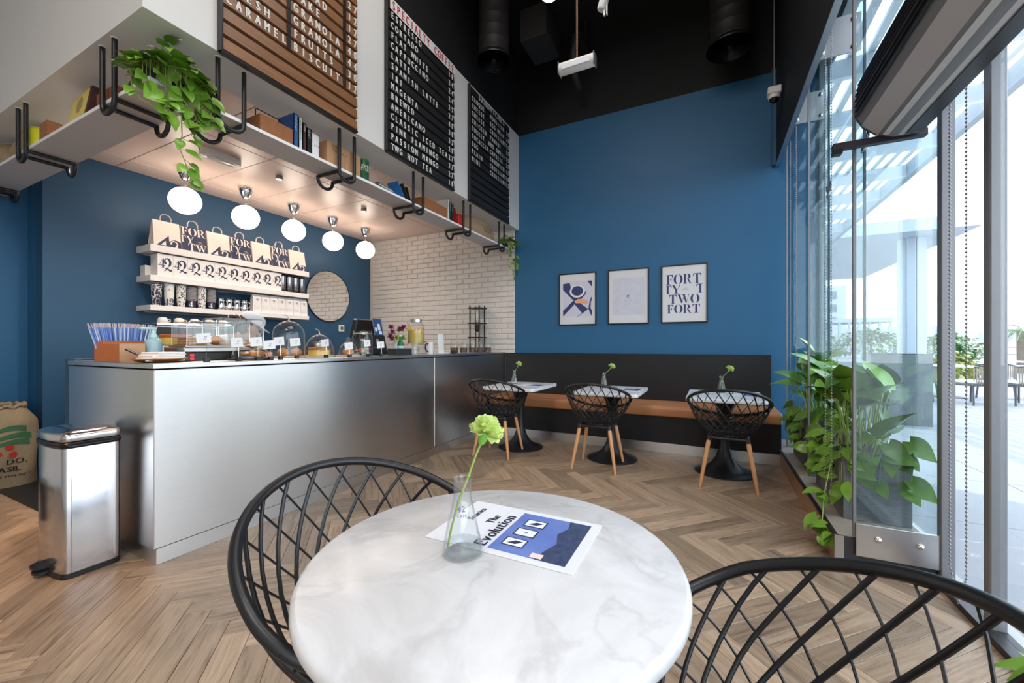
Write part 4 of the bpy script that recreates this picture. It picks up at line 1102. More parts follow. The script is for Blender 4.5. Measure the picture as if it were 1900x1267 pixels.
for k in range(4):
    if cn0 is None:
        cn0 = thing('steel_tumbler', 'x', 'tumbler', group='dark steel tumblers on the middle shelf')
        MB().lathe([(.034, 0), (.038, .004), (.039, .14), (.041, .20)], 24).build('body', CANM, cn0, 50)
        MB().lathe([(.042, .198), (.042, .215), (.036, .222), (0, .223)], 24).build('lid', BLACKM, cn0, 50)
        MB().lathe([(.040, .0), (.040, .03)], 24, cap1=False, cap0=False).build('base_band', BLACKM, cn0, 50)
        b = cn0
    else: b = copy_tree(cn0)
    b['label'] = 'dark steel tumbler, %s from the logo boxes' % ordn[k]; b.location = (SXF - .07, 3.385 + .09 * k, 1.8415)
# lowest shelf: stacks of cups, jugs, pouches
SPOT = None
def dotted(name, rgb, rgb2, sc, th):
    if name in MATS: return MATS[name]
    m = bpy.data.materials.new(name); m.use_nodes = True; t_ = m.node_tree; b_ = t_.nodes['Principled BSDF']
    c_ = t_.nodes.new('ShaderNodeTexCoord'); v = t_.nodes.new('ShaderNodeTexVoronoi'); v.inputs['Scale'].default_value = sc
    mp = t_.nodes.new('ShaderNodeMapping'); mp.inputs['Scale'].default_value = (1, 1, .55); t_.links.new(c_.outputs['Object'], mp.inputs[0]); t_.links.new(mp.outputs[0], v.inputs[0])
    r_ = t_.nodes.new('ShaderNodeValToRGB'); r_.color_ramp.interpolation = 'CONSTANT'; r_.color_ramp.elements[0].color = lin(*rgb2); r_.color_ramp.elements[1].color = lin(*rgb); r_.color_ramp.elements[1].position = th
    t_.links.new(v.outputs['Distance'], r_.inputs[0]); t_.links.new(r_.outputs[0], b_.inputs['Base Color']); b_.inputs['Roughness'].default_value = .6
    MATS[name] = m; return m
def cup_stack(label, y, style):
    t = thing('cup_stack', label, 'cups', (SXF - .065, y, 1.5455), 0, 'stacks of paper cups on the lowest shelf')
    if style == 'lids':
        n = 10
        for k in range(n):
            z = .075 + k * .0145
            MB().lathe([(.040, z), (.044, z + .003), (.044, z + .0095), (.040, z + .0125)], 20).build('lid', pm('grey_cup_lid', (150, 148, 148), .5), t, 50)
        MB().lathe([(.030, 0), (.038, .076)], 24).build('cup', NAVY, t, 50)
        g = MB(); q = MB(); dido_into(q, '4', -.02, .012, .058, .8)
        g.add([(.0375 * math.cos(p[0] / .037 - .5), .0375 * math.sin(p[0] / .037 - .5), p[1]) for p in q.v], q.f); g.build('printed_logo', KRAFT, t, 0)
    else:
        m = {'plain': dotted('sparse_navy_print_cup', (232, 226, 220), (44, 50, 78), 34, .16), 'dots': dotted('dense_navy_print_cup', (230, 224, 218), (44, 44, 60), 78, .40), 'navy': dotted('lettered_navy_cup', (226, 220, 214), (44, 48, 72), 60, .55)}[style]
        h = .225
        MB().lathe([(.030, 0), (.032, .004), (.040, .10), (.042, h)], 24, cap1=False).build('cup', m, t, 50)
        for k in range(4): MB().tube([(.0425 * math.cos(a * PI / 8), .0425 * math.sin(a * PI / 8), h - .018 * k) for a in range(16)], .0018, 5, True).build('rim', PAPERW, t, 60)
        if style != 'dots':
            g = MB(); q = MB(); dido_into(q, '42', -.035, .008, .07, .7)
            g.add([(.0405 * math.cos(p[0] / .036 - .5), .0405 * math.sin(p[0] / .036 - .5), p[1]) for p in q.v], q.f); g.build('printed_logo', NAVY, t, 0)
    return t
cup_stack('navy lettered paper cup stack nearest the corner plant end', 2.055, 'navy'); cup_stack('pale paper cup stack with sparse navy logo', 2.160, 'plain')
cup_stack('dotted paper cup stack beside the first grey lids', 2.265, 'dots'); cup_stack('grey lids stacked on a navy cup between dotted cups', 2.36, 'lids')
cup_stack('dotted paper cup stack between the two grey lid stacks', 2.455, 'dots'); cup_stack('grey lids stacked on a navy cup beside the steel jugs', 2.55, 'lids')
jug0 = None
for k in range(4):
    if jug0 is None:
        jug0 = thing('steel_milk_jug', 'x', 'jug', group='polished milk jugs on the lowest shelf')
        MB().lathe([(.036, 0), (.040, .006), (.041, .05), (.034, .10), (.032, .13), (.035, .135), (.029, .13), (.026, .02), (0, .015)], 28, cap1=False).build('body', CHROME, jug0, 50)
        MB().tube([(.0, .036, .115), (.0, .066, .105), (.0, .074, .08), (.0, .064, .05), (.0, .045, .04)], .0045, 6).build('handle', CHROME, jug0, 60)
        MB().add([(.0, -.036, .132), (.012, -.034, .12), (-.012, -.034, .12), (0, -.052, .138)], [(0, 1, 3), (0, 3, 2), (1, 2, 3)]).build('spout', CHROME, jug0, 0)
        b = jug0
    else: b = copy_tree(jug0)
    b['label'] = 'polished steel milk jug, %s from the cup stacks' % ordn[k]; b.location = (SXF - .075, 2.65 + .085 * k, 1.5455); b.rotation_euler = (0, 0, -1.1)
pou0 = None
for k in range(7):
    if pou0 is None:
        pou0 = thing('coffee_pouch', 'x', 'pouch', group='white coffee pouches on the lowest shelf')
        W, H_, D = .102, .222, .07
        MB().add([(0, .0, 0), (0, W, 0), (-D, W, 0), (-D, 0, 0), (-.004, .003, H_ * .8), (-.004, W - .003, H_ * .8), (-D + .004, W - .003, H_ * .8), (-D + .004, .003, H_ * .8), (-.03, .003, H_), (-.03, W - .003, H_), (-.038, W - .003, H_), (-.038, .003, H_)],
                 [(0, 1, 5, 4), (1, 2, 6, 5), (2, 3, 7, 6), (3, 0, 4, 7), (4, 5, 9, 8), (5, 6, 10, 9), (6, 7, 11, 10), (7, 4, 8, 11), (8, 9, 10, 11), (3, 2, 1, 0)]).build('bag', BOXW, pou0, 0)
        g = MB(FACE_X(.0006, 0, 0)); dido_into(g, '4', .032, .148, .022, .7); dido_into(g, '2', .046, .140, .030, .7); g.build('printed_logo', NAVY, pou0, 0)
        g = MB(FACE_X(.0007, 0, 0))
        for zz in (.075, .06, .045): g.add([(.02, zz, 0), (.082, zz, 0), (.082, zz + .002, 0), (.02, zz + .002, 0)], [(0, 1, 2, 3)])
        g.add([(.016, .03, 0), (.018, .03, 0), (.018, .10, 0), (.016, .10, 0)], [(0, 1, 2, 3)])
        g.build('printed_label', pm('grey_label_print', (188, 182, 176), .6), pou0, 0)
        b = pou0
    else: b = copy_tree(pou0)
    b['label'] = 'white coffee pouch with small logo, %s from the steel jugs' % ordn[k]; b.location = (SXF - .025, 2.985 + .1045 * k, 1.5455)
# round mirror
mr_ = thing('round_mirror', 'large round mirror with thin black rim on the blue bar wall', 'mirror', (XB + .001, 4.262, 1.885))
MR = Matrix.Rotation(PI / 2, 4, 'Y')
MB(MR).lathe([(.385, 0), (.385, .018), (.378, .020), (.374, .016)], 64, cap1=False).build('frame', BLACKM, mr_, 50)
MB(MR).lathe([(.0005, .014), (.375, .014)], 64, cap0=False, cap1=False).build('glass', pm('mirror_glass', (250, 249, 248), .02, 1.0), mr_, 0)
th_ = thing('wall_thermostat', 'small white square wall control below the mirror', 'thermostat', (XB + .001, 4.44, 1.36)); MB().box(0, .02, 0, .105, 0, .105, .006).build('case', WHITEM, th_); MB().box(.0195, .021, .03, .078, .03, .075).build('display', pm('grey_display', (96, 92, 70), .3), th_)
nt_ = thing('wall_notice', 'pale notice sheet on the bar wall behind the till', 'notice', (XB + .001, 4.82, 1.22)); MB().box(0, .002, 0, .16, 0, .34).build('sheet', PAPERW, nt_); MB().box(.002, .0025, .0, .16, .25, .30).build('printed_band', pm('pale_blue_print', (150, 196, 214), .6), nt_)
# ================================================================= goods on the counter
CZ = HC + .0005
st = thing('straw_caddy', 'wooden caddy holding wrapped blue straws at the counter end', 'caddy', (-3.38, 1.085, CZ))
PALEW = pm('pale_box_wood', (214, 170, 132), .55, noise=(5, (190, 140, 100), .8), stretch=(2, 1, 10)); ORW = pm('orange_box_wood', (196, 118, 62), .55, noise=(5, (170, 96, 46), .8), stretch=(2, 1, 10))
def tray_box(g, x0, x1, y0, y1, h, k=.008):
    g.box(x0, x1, y0, y0 + k, 0, h).box(x0, x1, y1 - k, y1, 0, h).box(x0, x0 + k, y0 + k, y1 - k, 0, h).box(x1 - k, x1, y0 + k, y1 - k, 0, h).box(x0 + k, x1 - k, y0 + k, y1 - k, 0, k)
g = MB(); tray_box(g, 0, .11, 0, .24, .125); g.build('rear_bin', ORW, st)
g = MB(); tray_box(g, .111, .33, 0, .118, .108); g.build('front_bin', PALEW, st)
MB().box(.112, .329, -.0015, .0, .002, .106).build('end_face', ORW, st)
SB = pm('blue_wrapped_straw', (70, 120, 214), .35, noise=(60, (150, 186, 240), .8), stretch=(1, 1, .1)); SW = pm('pale_straw_wrapper', (206, 220, 242), .4)
rr = random.Random(21)
str0 = MB().tube([(0, 0, 0), (0, 0, .175)], .0040, 6).mesh('straw', SB, 60); str1 = MB().tube([(0, 0, 0), (0, 0, .175)], .0040, 6).mesh('straw', SW, 60)
wr = MB().box(-.006, .006, -.0006, .0006, .172, .200).mesh('wrapper_end', pm('clear_wrapper_end', (226, 216, 222), .4), 0)
for k in range(64):
    fx, fy = rr.uniform(-.042, .042), -.108 + .216 * ((k + rr.random() * .6) / 64)
    o = link('wrapped_straw', str0 if k % 3 else str1, None, (-3.325 + fx, 1.205 + fy, CZ + .035))
    o.rotation_euler = (-fy * 2.2 + rr.uniform(-.04, .04), fx * 2.0 + rr.uniform(-.04, .04), 0)
    tag(o, 'wrapped blue paper straw in the wooden caddy', 'straw', 'blue straws in the caddy'); link('wrapper_end', wr, o)
tr = thing('napkin_tray', 'round wooden tray at the counter corner under folded napkins', 'tray', (-2.84, 1.19, CZ))
MB().lathe([(.06, 0), (.09, .003), (.122, .016), (.128, .022), (.120, .020), (.085, .008), (0, .007)], 36, cap1=False).build('dish', pm('turned_tray_wood', (178, 112, 66), .45, noise=(6, (150, 88, 48), .8)), tr, 60)
MB().lathe([(.127, .020), (.130, .022), (.127, .024)], 36, cap0=False, cap1=False).build('rim', pm('turned_tray_rim', (200, 140, 92), .45), tr, 60)
nap = pm('folded_white_napkin', (240, 236, 232), .8, bump=(60, .15))
for k in range(3):
    w_ = .092 - .008 * k
    o = thing('folded_napkin', ['folded white napkin at the bottom of the tray pile', 'folded white napkin in the middle of the tray pile', 'folded white napkin on top of the tray pile'][k], 'napkin', (-2.84 + .004 * k, 1.19 + .006 * k, CZ + .009 + .017 * k), .12 * (k - 1), 'folded napkins on the round tray')
    MB().box(-w_, w_, -w_ * .95, w_ * .95, 0, .0075, .002).build('lower_fold', nap, o); MB().box(-w_ * .98, w_ * .97, -w_ * .93, w_ * .92, .008, .0165, .003).build('upper_fold', nap, o)
sa = thing('soap_pump', 'pale turquoise pump bottle behind the napkin tray', 'bottle', (-3.08, 1.255, CZ))
TQ = pm('pale_turquoise_plastic', (176, 212, 222), .25, trans=.25); TQ2 = pm('mint_pump_plastic', (186, 226, 222), .35)
MB().lathe([(.040, 0), (.042, .004), (.042, .115), (.034, .135), (.018, .142), (.018, .148)], 28).build('bottle', TQ, sa, 50)
MB().lathe([(.020, .146), (.020, .160), (.012, .172), (.009, .196)], 20).build('collar', TQ2, sa, 50)
MB().box(-.012, .012, -.07, .016, .194, .207, .004).build('pump_head', TQ2, sa)
tn = thing('serving_tongs', 'dark serving tongs resting on the napkin tray', 'tongs', (-2.93, 1.12, CZ + .03)); MB().tube([(-.06, -.03, .045), (0, 0, .015), (.03, .02, .004)], .006, 6).build('arm', DARKM, tn, 60); MB().tube([(-.06, -.02, .045), (0, .012, .016), (.03, .03, .004)], .006, 6).build('arm', DARKM, tn, 60)
# warming plates under the first cloches
wp = thing('warming_plate', 'black warming plate with red lamps under the glass boxes', 'appliance', (-3.02, 1.44, CZ)); MB().box(-.12, .11, -.10, .22, 0, .055, .004).build('body', BLACKM, wp); MB().box(-.125, .115, -.105, .225, .056, .084, .004).build('steel_top', STEELS, wp)
for yy, zz in ((-.07, .03), (-.07, .008)): MB().box(.110, .113, yy, yy + .02, zz, zz + .012).build('red_lamp', pm('red_indicator', (220, 40, 40), .3, emit=((255, 40, 40), 1.5)), wp)
def pastry(name, label, cat, loc, kind):
    t = thing(name, label, cat, loc)
    if kind == 'cake':
        MB().lathe([(.086, 0), (.086, .045)], 28).build('sponge', pm('yellow_sponge', (232, 196, 92), .8, bump=(80, .2)), t, 40)
        MB().lathe([(.088, .045), (.088, .060), (.082, .066), (0, .067)], 28).build('glaze', pm('brown_glaze', (170, 92, 40), .3), t, 40)
    elif kind == 'toast':
        for k in range(3): MB().box(-.07, .07, -.06, .06, .019 * k, .019 * k + .015, .004).build('slice', pm('toast_crust', (206, 156, 96), .8, noise=(20, (176, 116, 60), .8)), t)
    elif kind == 'croissant':
        pts = [(.055 * math.cos(a), .075 * math.sin(a), .026 + .004 * math.sin(3 * a)) for a in [-.2 + 3.5 * i / 12 for i in range(13)]]
        MB().tube(pts, [.008 + .018 * math.sin(PI * i / 12) * (1 + .12 * (i % 2)) for i in range(13)], 10).build('crust', pm('golden_crust', (196, 128, 62), .55, noise=(18, (160, 92, 40), .8)), t, 70)
        MB().tube([pts[6], pts[7]], .0275, 10).build('ridge', pm('dark_golden_crust', (166, 98, 44), .55), t, 70)
    else:
        MB().ball((0, 0, .03), .042, .042, .030, 16, 8).build('crust', pm('golden_crust', (196, 128, 62), .55), t, 80)
        MB().ball((0, 0, .045), .030, .030, .020, 14, 6).build('top', pm('dark_golden_crust', (166, 98, 44), .55), t, 80)
    return t
pastry('layer_cake', 'yellow glazed cake on the steel cake stand behind the soap pump', 'cake', (-3.235, 1.44, CZ + .104), 'cake')
ck = thing('cake_stand', 'steel cake stand under the yellow cake', 'stand', (-3.235, 1.44, CZ)); MB().lathe([(.07, 0), (.06, .008), (.018, .02), (.015, .08), (.05, .094)], 24).build('foot', STEELS, ck, 50); MB().lathe([(.100, .094), (.104, .103)], 32).build('plate', STEELS, ck, 50)
# bread boxes: glass cases with lift-off lids
def glass_case(label, loc, w, d, h, handle=True):
    t = thing('glass_bread_case', label, 'display case', loc, 0, 'glass bread cases on the counter')
    k = .025; prof = [(-w / 2, 0), (-w / 2, h - k)] + arc(-w / 2 + k, h - k, k, k, 180, 90, 5) + arc(w / 2 - k, h - k, k, k, 90, 0, 5) + [(w / 2, 0)]
    vs = [(-d / 2, y, z) for y, z in prof] + [(d / 2, y, z) for y, z in prof]; n = len(prof)
    MB().add(vs, [(i, i + 1, n + i + 1, n + i) for i in range(n - 1)] + [tuple(range(n)), tuple(range(n, 2 * n))]).build('glass_cover', GLASSW, t, 40)
    for x in (-d / 2, d / 2): MB().tube([(x, y, z) for y, z in prof], .0022, 5).build('edge_trim', CHROME, t, 60)
    MB().box(-d / 2 - .012, d / 2 + .012, -w / 2 - .012, w / 2 + .012, -.012, 0, .004).build('tray', STEELS, t)
    if handle: MB().tube([(0, -.045, h), (0, -.042, h + .024), (0, -.03, h + .030), (0, .03, h + .030), (0, .042, h + .024), (0, .045, h)], .0045, 6).build('handle', CHROME, t, 60)
    return t
glass_case('lower glass bread case standing on the warming plate', (-3.03, 1.505, CZ + .0975), .275, .18, .150, False)
glass_case('taller glass bread case with chrome handle behind the lower one', (-3.27, 1.83, CZ + .0725), .34, .18, .225)
rb = thing('display_riser', 'low dark riser under the taller glass bread case', 'riser', (-3.27, 1.83, CZ)); MB().box(-.10, .10, -.18, .18, .05, .060, .002).build('shelf', DARKM, rb); MB().box(-.09, .09, -.17, -.15, 0, .05).build('foot', DARKM, rb); MB().box(-.09, .09, .15, .17, 0, .05).build('foot', DARKM, rb)
pastry('toast_stack', 'stack of toast slices inside the lower glass case', 'toast', (-3.03, 1.445, CZ + .0985), 'toast'); pastry('bread_bun', 'golden bun inside the lower glass case', 'bread', (-3.02, 1.575, CZ + .0985), 'roll')
pastry('croissant', 'golden croissant inside the taller glass case', 'croissant', (-3.29, 1.92, CZ + .0735), 'croissant'); pastry('bread_roll', 'round bread roll inside the taller glass case', 'bread', (-3.29, 1.76, CZ + .0735), 'roll')
def cloche(label, loc, r, h, style):
    t = thing('glass_cloche', label, 'cloche', loc, 0, 'glass cloches on the counter')
    MB().lathe([(r + .015, 0), (r + .020, .004), (r + .018, .012), (0, .012)], 36, cap1=False).build('board', pm('pale_cake_board', (206, 176, 140), .5) if style != 'wide' else DARKM, t, 50)
    n = 12
    if style == 'tall': prof = [(r, .013), (r, h - r)] + [(r * math.cos(a * PI / 2 / n), h - r + r * math.sin(a * PI / 2 / n)) for a in range(1, n)] + [(.001, h)]
    else: prof = [(r * math.cos(a * PI / 2 / n), .013 + (h - .013) * math.sin(a * PI / 2 / n)) for a in range(n)] + [(.001, h)]
    MB().lathe(prof, 40, cap0=False, cap1=False).build('dome', GLASSW, t, 80)
    MB().tube([(prof[0][0] * math.cos(a * PI / 18), prof[0][0] * math.sin(a * PI / 18), .015) for a in range(36)], .003, 6, True).build('rim', GLASSW, t, 80)
    if style in ('tall', 'low'):
        MB().tube([(0, 0, h - .004), (.0, .0, h + .020), (0, -.012, h + .036), (0, -.03, h + .044), (0, -.038, h + .040)], [.006, .004, .0035, .003, .003], 8).build('stalk_handle', STEELS, t, 70)
    elif style == 'knob': MB().ball((0, 0, h + .018), .017, seg=14, rings=8).build('knob', GLASSW, t, 80)
    return t
cloche('wide low glass cloche at the counter edge before the bread cases', (-2.775, 1.655, CZ), .108, .105, 'wide'); pastry('croissant', 'croissant under the wide low cloche', 'croissant', (-2.775, 1.64, CZ + .013), 'croissant')
cloche('tall domed glass cloche with curled stalk handle', (-2.91, 2.025, CZ), .112, .285, 'tall'); pastry('muffin', 'muffin under the tall domed cloche', 'muffin', (-2.91, 1.975, CZ + .013), 'roll'); pastry('muffin', 'second muffin under the tall domed cloche, nearer the till', 'muffin', (-2.89, 2.075, CZ + .013), 'roll')
cloche('broad rounded glass cloche right of the tall domed one', (-2.96, 2.335, CZ), .120, .190, 'low'); pastry('layer_cake', 'small brown cake under the broad rounded cloche', 'cake', (-2.96, 2.335, CZ + .013), 'cake')
cloche('small glass cloche with ball knob beside the clip jar', (-2.745, 2.445, CZ), .078, .130, 'knob'); pastry('bread_roll', 'round roll under the small ball knob cloche', 'bread', (-2.745, 2.44, CZ + .013), 'roll')
jr = thing('clip_jar', 'large clip top glass jar full of wrapped sweets before the till', 'jar', (-2.83, 2.68, CZ))
MB().lathe([(.08, 0), (.088, .006), (.088, .175), (.078, .195), (.078, .205)], 32, cap1=False).build('glass', GLASSW, jr, 50); MB().lathe([(.082, .205), (.084, .215), (.078, .226), (0, .230)], 32).build('lid', GLASSW, jr, 50)
MB().tube([(.083 * math.cos(a * PI / 12), .083 * math.sin(a * PI / 12), .204) for a in range(24)], .003, 6, True).build('wire_clip', CHROME, jr, 60)
rr = random.Random(8); swm = [pm('sweet_red', (196, 70, 60), .5), pm('sweet_cream', (232, 214, 190), .5), pm('sweet_green', (150, 190, 140), .5)]
for k in range(26):
    a = rr.uniform(0, 6.28); q = .06 * math.sqrt(rr.random())
    o = tag(MB().box(-.016, .016, -.010, .010, 0, .012, .004).build('wrapped_sweet', rr.choice(swm), None, 40, (-2.83 + q * math.cos(a), 2.68 + q * math.sin(a), CZ + .008 + .0125 * (k // 5)), rr.uniform(0, 3)), 'small wrapped sweet inside the clip top jar', 'sweet', 'sweets in the clip jar')
def price_card(label, loc, rz=.0, hh=.085, s=1.0):
    t = thing('price_card', label, 'price card', loc, rz, 'price cards on the counter')
    MB().box(-.012, .012, -.014, .014, 0, .024, .002).build('block', BLACKM, t); MB().tube([(0, 0, .024), (0, 0, hh)], .0012, 5).build('wire', CHROME, t)
    MB(Matrix.Rotation(.1, 4, 'X')).box(.001, .0025, -.036 * s, .036 * s, hh - .012, hh + .045 * s).build('card', PAPERW, t)
    g = MB(FACE_X(.0032, -.012, hh + .006) ); text_into(g, '42', 0, .012, .010); text_into(g, 'AED', -.004, 0, .006); g.build('printed_price', NAVY, t, 0)
pcs = [(-2.70, 1.355, .125), (-2.625, 1.495, .10), (-2.625, 1.615, .105), (-2.625, 1.70, .085), (-2.68, 1.805, .11), (-2.72, 1.955, .105), (-2.70, 2.19, .10), (-2.645, 2.37, .075), (-2.68, 2.60, .10), (-2.66, 2.74, .085)]
pl_ = ['in front of the lower bread case', 'between the bread cases and the low cloche', 'before the wide low cloche', 'low beside the wide cloche', 'at the near side of the tall dome', 'at the far side of the tall dome', 'before the broad rounded cloche', 'before the small ball knob cloche', 'before the clip jar', 'between the clip jar and the till sign']
for (x, y, h_), l_ in zip(pcs, pl_): price_card('white price card on a black block ' + l_, (x, y, CZ), rr.uniform(-.3, .1), h_)
# till, signs, flowers
ps = thing('till_sign', 'black tilted till screen back with small crest on the counter', 'till', (-2.93, 2.90, CZ + .006), .1)
MB(Matrix.Rotation(-.22, 4, 'Y')).box(-.02, .0, -.02, .235, .0, .20, .004).build('panel', BLACKM, ps); MB().box(-.12, .0, .03, .19, 0, .018, .003).build('foot', BLACKM, ps)
g = MB(Matrix.Rotation(-.22, 4, 'Y')); g.add([(.001, .09, .12), (.001, .13, .12), (.001, .13, .15), (.001, .11, .16), (.001, .09, .15)], [(0, 1, 2, 3, 4)]); g.add([(.001, .04, .07), (.001, .18, .07), (.001, .18, .073), (.001, .04, .073)], [(0, 1, 2, 3)]); g.build('crest_print', pm('pale_crest_print', (150, 156, 120), .6), ps, 0)
bxx = thing('card_machine_box', 'low black box in front of the till sign', 'box', (-2.76, 3.0, CZ)); MB().box(-.06, .06, -.02, .20, 0, .062, .003).build('body', pm('matt_black_box', (40, 40, 42), .55), bxx); MB().box(-.058, .058, -.018, .198, .0622, .066).build('lid', BLACKM, bxx)
mo = thing('till_monitor', 'black till monitor seen from behind on the bar', 'monitor', (-3.24, 2.89, CZ), .15)
MB(Matrix.Rotation(.25, 4, 'Y')).box(-.03, .03, -.02, .30, .17, .37, .012).build('screen_housing', BLACKM, mo); MB().box(-.02, .02, .10, .16, .02, .26, .004).build('stand', BLACKM, mo); MB().box(-.08, .08, .04, .22, 0, .02, .004).build('foot', BLACKM, mo)
MB(Matrix.Rotation(.25, 4, 'Y')).box(.031, .033, .10, .17, .22, .25).build('sticker', PAPERW, mo)
lf = thing('leaflet_stand', 'blue leaflet in a clear stand leaning on the till monitor', 'leaflet', (-3.06, 3.06, CZ + .19), .1)
MB(Matrix.Rotation(-.2, 4, 'Y')).box(-.003, .003, 0, .135, 0, .185, .001).build('backing', GREYM, lf); g = MB(Matrix.Rotation(-.2, 4, 'Y')); g.box(.0031, .0036, .006, .129, .006, .18); g.build('blue_sheet', pm('leaflet_blue', (52, 82, 130), .4), lf, 0)
g = MB(Matrix.Rotation(-.2, 4, 'Y')); g.box(.0037, .004, .06, .10, .06, .13).box(.0037, .004, .015, .045, .05, .09).box(.0037, .004, .075, .115, .02, .055); g.build('printed_picture', PAPERW, lf, 0)
MB().box(-.05, .03, .03, .10, -.19, -.004, .003).build('stand', BLACKM, lf)
fl = thing('flower_bunch', 'bunch of purple and green flowers behind the till', 'flowers', (-3.12, 3.43, CZ))
MB().lathe([(.035, 0), (.04, .01), (.035, .09), (.042, .12)], 20, cap1=False).build('vase', WHITEM, fl, 50)
rr = random.Random(5)
PUR = pm('purple_petal', (168, 66, 120), .6, var=.2); LIM = pm('lime_petal', (170, 196, 70), .6)
pet = leaf_mesh('petal', .030, .009, .2, .2, 0, PUR); petl = leaf_mesh('petal', .026, .010, .2, .2, 0, LIM)
for k in range(9):
    c = Vector((rr.uniform(-.07, .07), rr.uniform(-.10, .11), rr.uniform(.16, .30)))
    MB().tube([(0, 0, .10), c], .002, 4).build('stem', STEMG, fl)
    me = petl if k in (3, 7) else pet
    for q in range(16):
        a = q * 2.4; e = -.3 + 1.5 * q / 16
        put_leaf(fl, me, c, (math.cos(a) * math.cos(e), math.sin(a) * math.cos(e), math.sin(e)), (0, 0, 1), 1.7, 'petal')
bo = thing('water_bottle', 'small green glass water bottle beside the till', 'bottle', (-2.92, 3.28, CZ)); GG = pm('green_bottle_glass', (40, 130, 80), .1, trans=.4)
MB().lathe([(.030, 0), (.033, .006), (.033, .11), (.016, .15), (.012, .19)], 24).build('glass', GG, bo, 50); MB().lathe([(.0335, .03), (.0335, .09)], 24, cap0=False, cap1=False).build('label', pm('pale_blue_label', (190, 214, 226), .5), bo, 50); MB().lathe([(.014, .188), (.014, .205)], 14).build('cap', WHITEM, bo)
ds = thing('drink_dispenser', 'glass dispenser of lemon water on a wire stand', 'dispenser', (-3.02, 3.65, CZ))
MB().lathe([(.085, .11), (.092, .118), (.094, .30), (.078, .345), (.060, .352), (.060, .362)], 36, cap1=False).build('jar', GLASSW, ds, 50)
MB().lathe([(.088, .116), (.089, .27), (0, .272)], 32, cap1=False).build('lemon_water', pm('lemon_water', (240, 214, 110), .1, trans=.35), ds, 50)
MB().lathe([(.064, .358), (.065, .392), (.058, .396), (0, .397)], 32).build('lid', STEELS, ds, 50)
for k in range(7):
    a = k * .9; MB(Matrix.Translation((.082 * math.cos(a), .082 * math.sin(a), .25 + .015 * (k % 3))) @ Matrix.Rotation(a, 4, 'Z') @ Matrix.Rotation(PI / 2, 4, 'Y')).lathe([(.030, 0), (.030, .006)], 18).build('lemon_slice', pm('lemon_slice' if k % 2 else 'orange_slice', (242, 206, 60) if k % 2 else (240, 160, 70), .4), ds)
for zz, q in ((.105, .095), (.005, .105)): MB().tube([(q * math.cos(a * PI / 12), q * math.sin(a * PI / 12), zz) for a in range(24)], .0035, 6, True).build('wire_stand', STEELS, ds, 60)
for k in range(4): a = k * PI / 2 + .5; MB().tube([(.095 * math.cos(a), .095 * math.sin(a), .105), (.105 * math.cos(a), .105 * math.sin(a), .004)], .0035, 6).build('wire_leg', STEELS, ds, 60)
MB().tube([(.09, .02, .135), (.125, .03, .135), (.130, .03, .120)], .008, 8).build('tap', CHROME, ds, 60)
wg = thing('water_glass', 'clear water glass beneath the drink dispenser', 'glass', (-2.76, 3.33, CZ)); MB().lathe([(.028, 0), (.034, .085), (.031, .085), (.025, .008), (0, .008)], 24, cap1=False).build('glass', GLASSW, wg, 50); MB().lathe([(.026, .008), (.030, .06), (0, .06)], 20, cap1=False).build('water', GLASSW, wg, 50)
cf = thing('serving_jug', 'black handled white jug beside the menu card', 'jug', (-2.80, 3.62, CZ)); MB().lathe([(.036, 0), (.036, .13), (.032, .13), (.03, .01), (0, .01)], 24, cap1=False).build('body', WHITEM, cf, 50); MB().tube([(0, -.036, .115), (0, -.075, .105), (0, -.08, .06), (0, -.06, .03), (0, -.036, .03)], .008, 8).build('handle', BLACKM, cf, 60)
mc = thing('menu_card', 'tall white menu card standing on the counter', 'card', (-2.74, 3.70, CZ), .15); MB(Matrix.Rotation(-.06, 4, 'Y')).box(-.003, .003, 0, .125, .006, .225, .001).build('card', PAPERW, mc); MB().box(-.05, .03, -.01, .16, 0, .008, .002).build('base', WHITEM, mc)
ink = thing('black_card_reader', 'small black card reader beside the menu card', 'card reader', (-2.70, 3.93, CZ), .3); MB().box(-.03, .03, -.03, .03, 0, .035, .006).build('body', BLACKM, ink); MB().box(-.02, .02, -.02, .02, .0352, .038).build('keypad', DARKM, ink)
j0 = None
for k in range(5):
    if j0 is None:
        j0 = thing('coffee_bean_jar', 'x', 'jar', group='small jars of coffee beans on the counter')
        MB().lathe([(.042, 0), (.048, .005), (.050, .07), (.046, .115), (.042, .125), (.043, .135)], 24, cap1=False).build('glass', GLASSW, j0, 50)
        MB().lathe([(.044, .134), (.045, .146), (.040, .150), (.014, .152), (.012, .165), (0, .168)], 24).build('lid', GLASSW, j0, 50)
        MB().lathe([(.044, .006), (.046, .065), (0, .07)], 20, cap1=False).build('beans', pm('coffee_beans', (92, 62, 46), .5, noise=(70, (52, 34, 26), .8), bump=(80, .8)), j0, 50)
        b = j0
    else: b = copy_tree(j0)
    b['label'] = 'small glass jar of coffee beans, %s from the menu card' % ordn[k]; b.location = (-2.80, 4.09 + .205 * k, CZ)
cd = thing('cold_drip_tower', 'tall black cold drip coffee tower before the brick wall', 'coffee maker', (-3.0, 4.96, CZ))
for sx in (-1, 1):
    for sy in (-1, 1): MB().box(sx * .075 - .008, sx * .075 + .008, sy * .075 - .008, sy * .075 + .008, 0, .66, .002).build('post', BLACKM, cd)
for z in (.005, .20, .40, .615): MB().box(-.10, .10, -.10, .10, z, z + .015, .002).build('platform', BLACKM, cd)
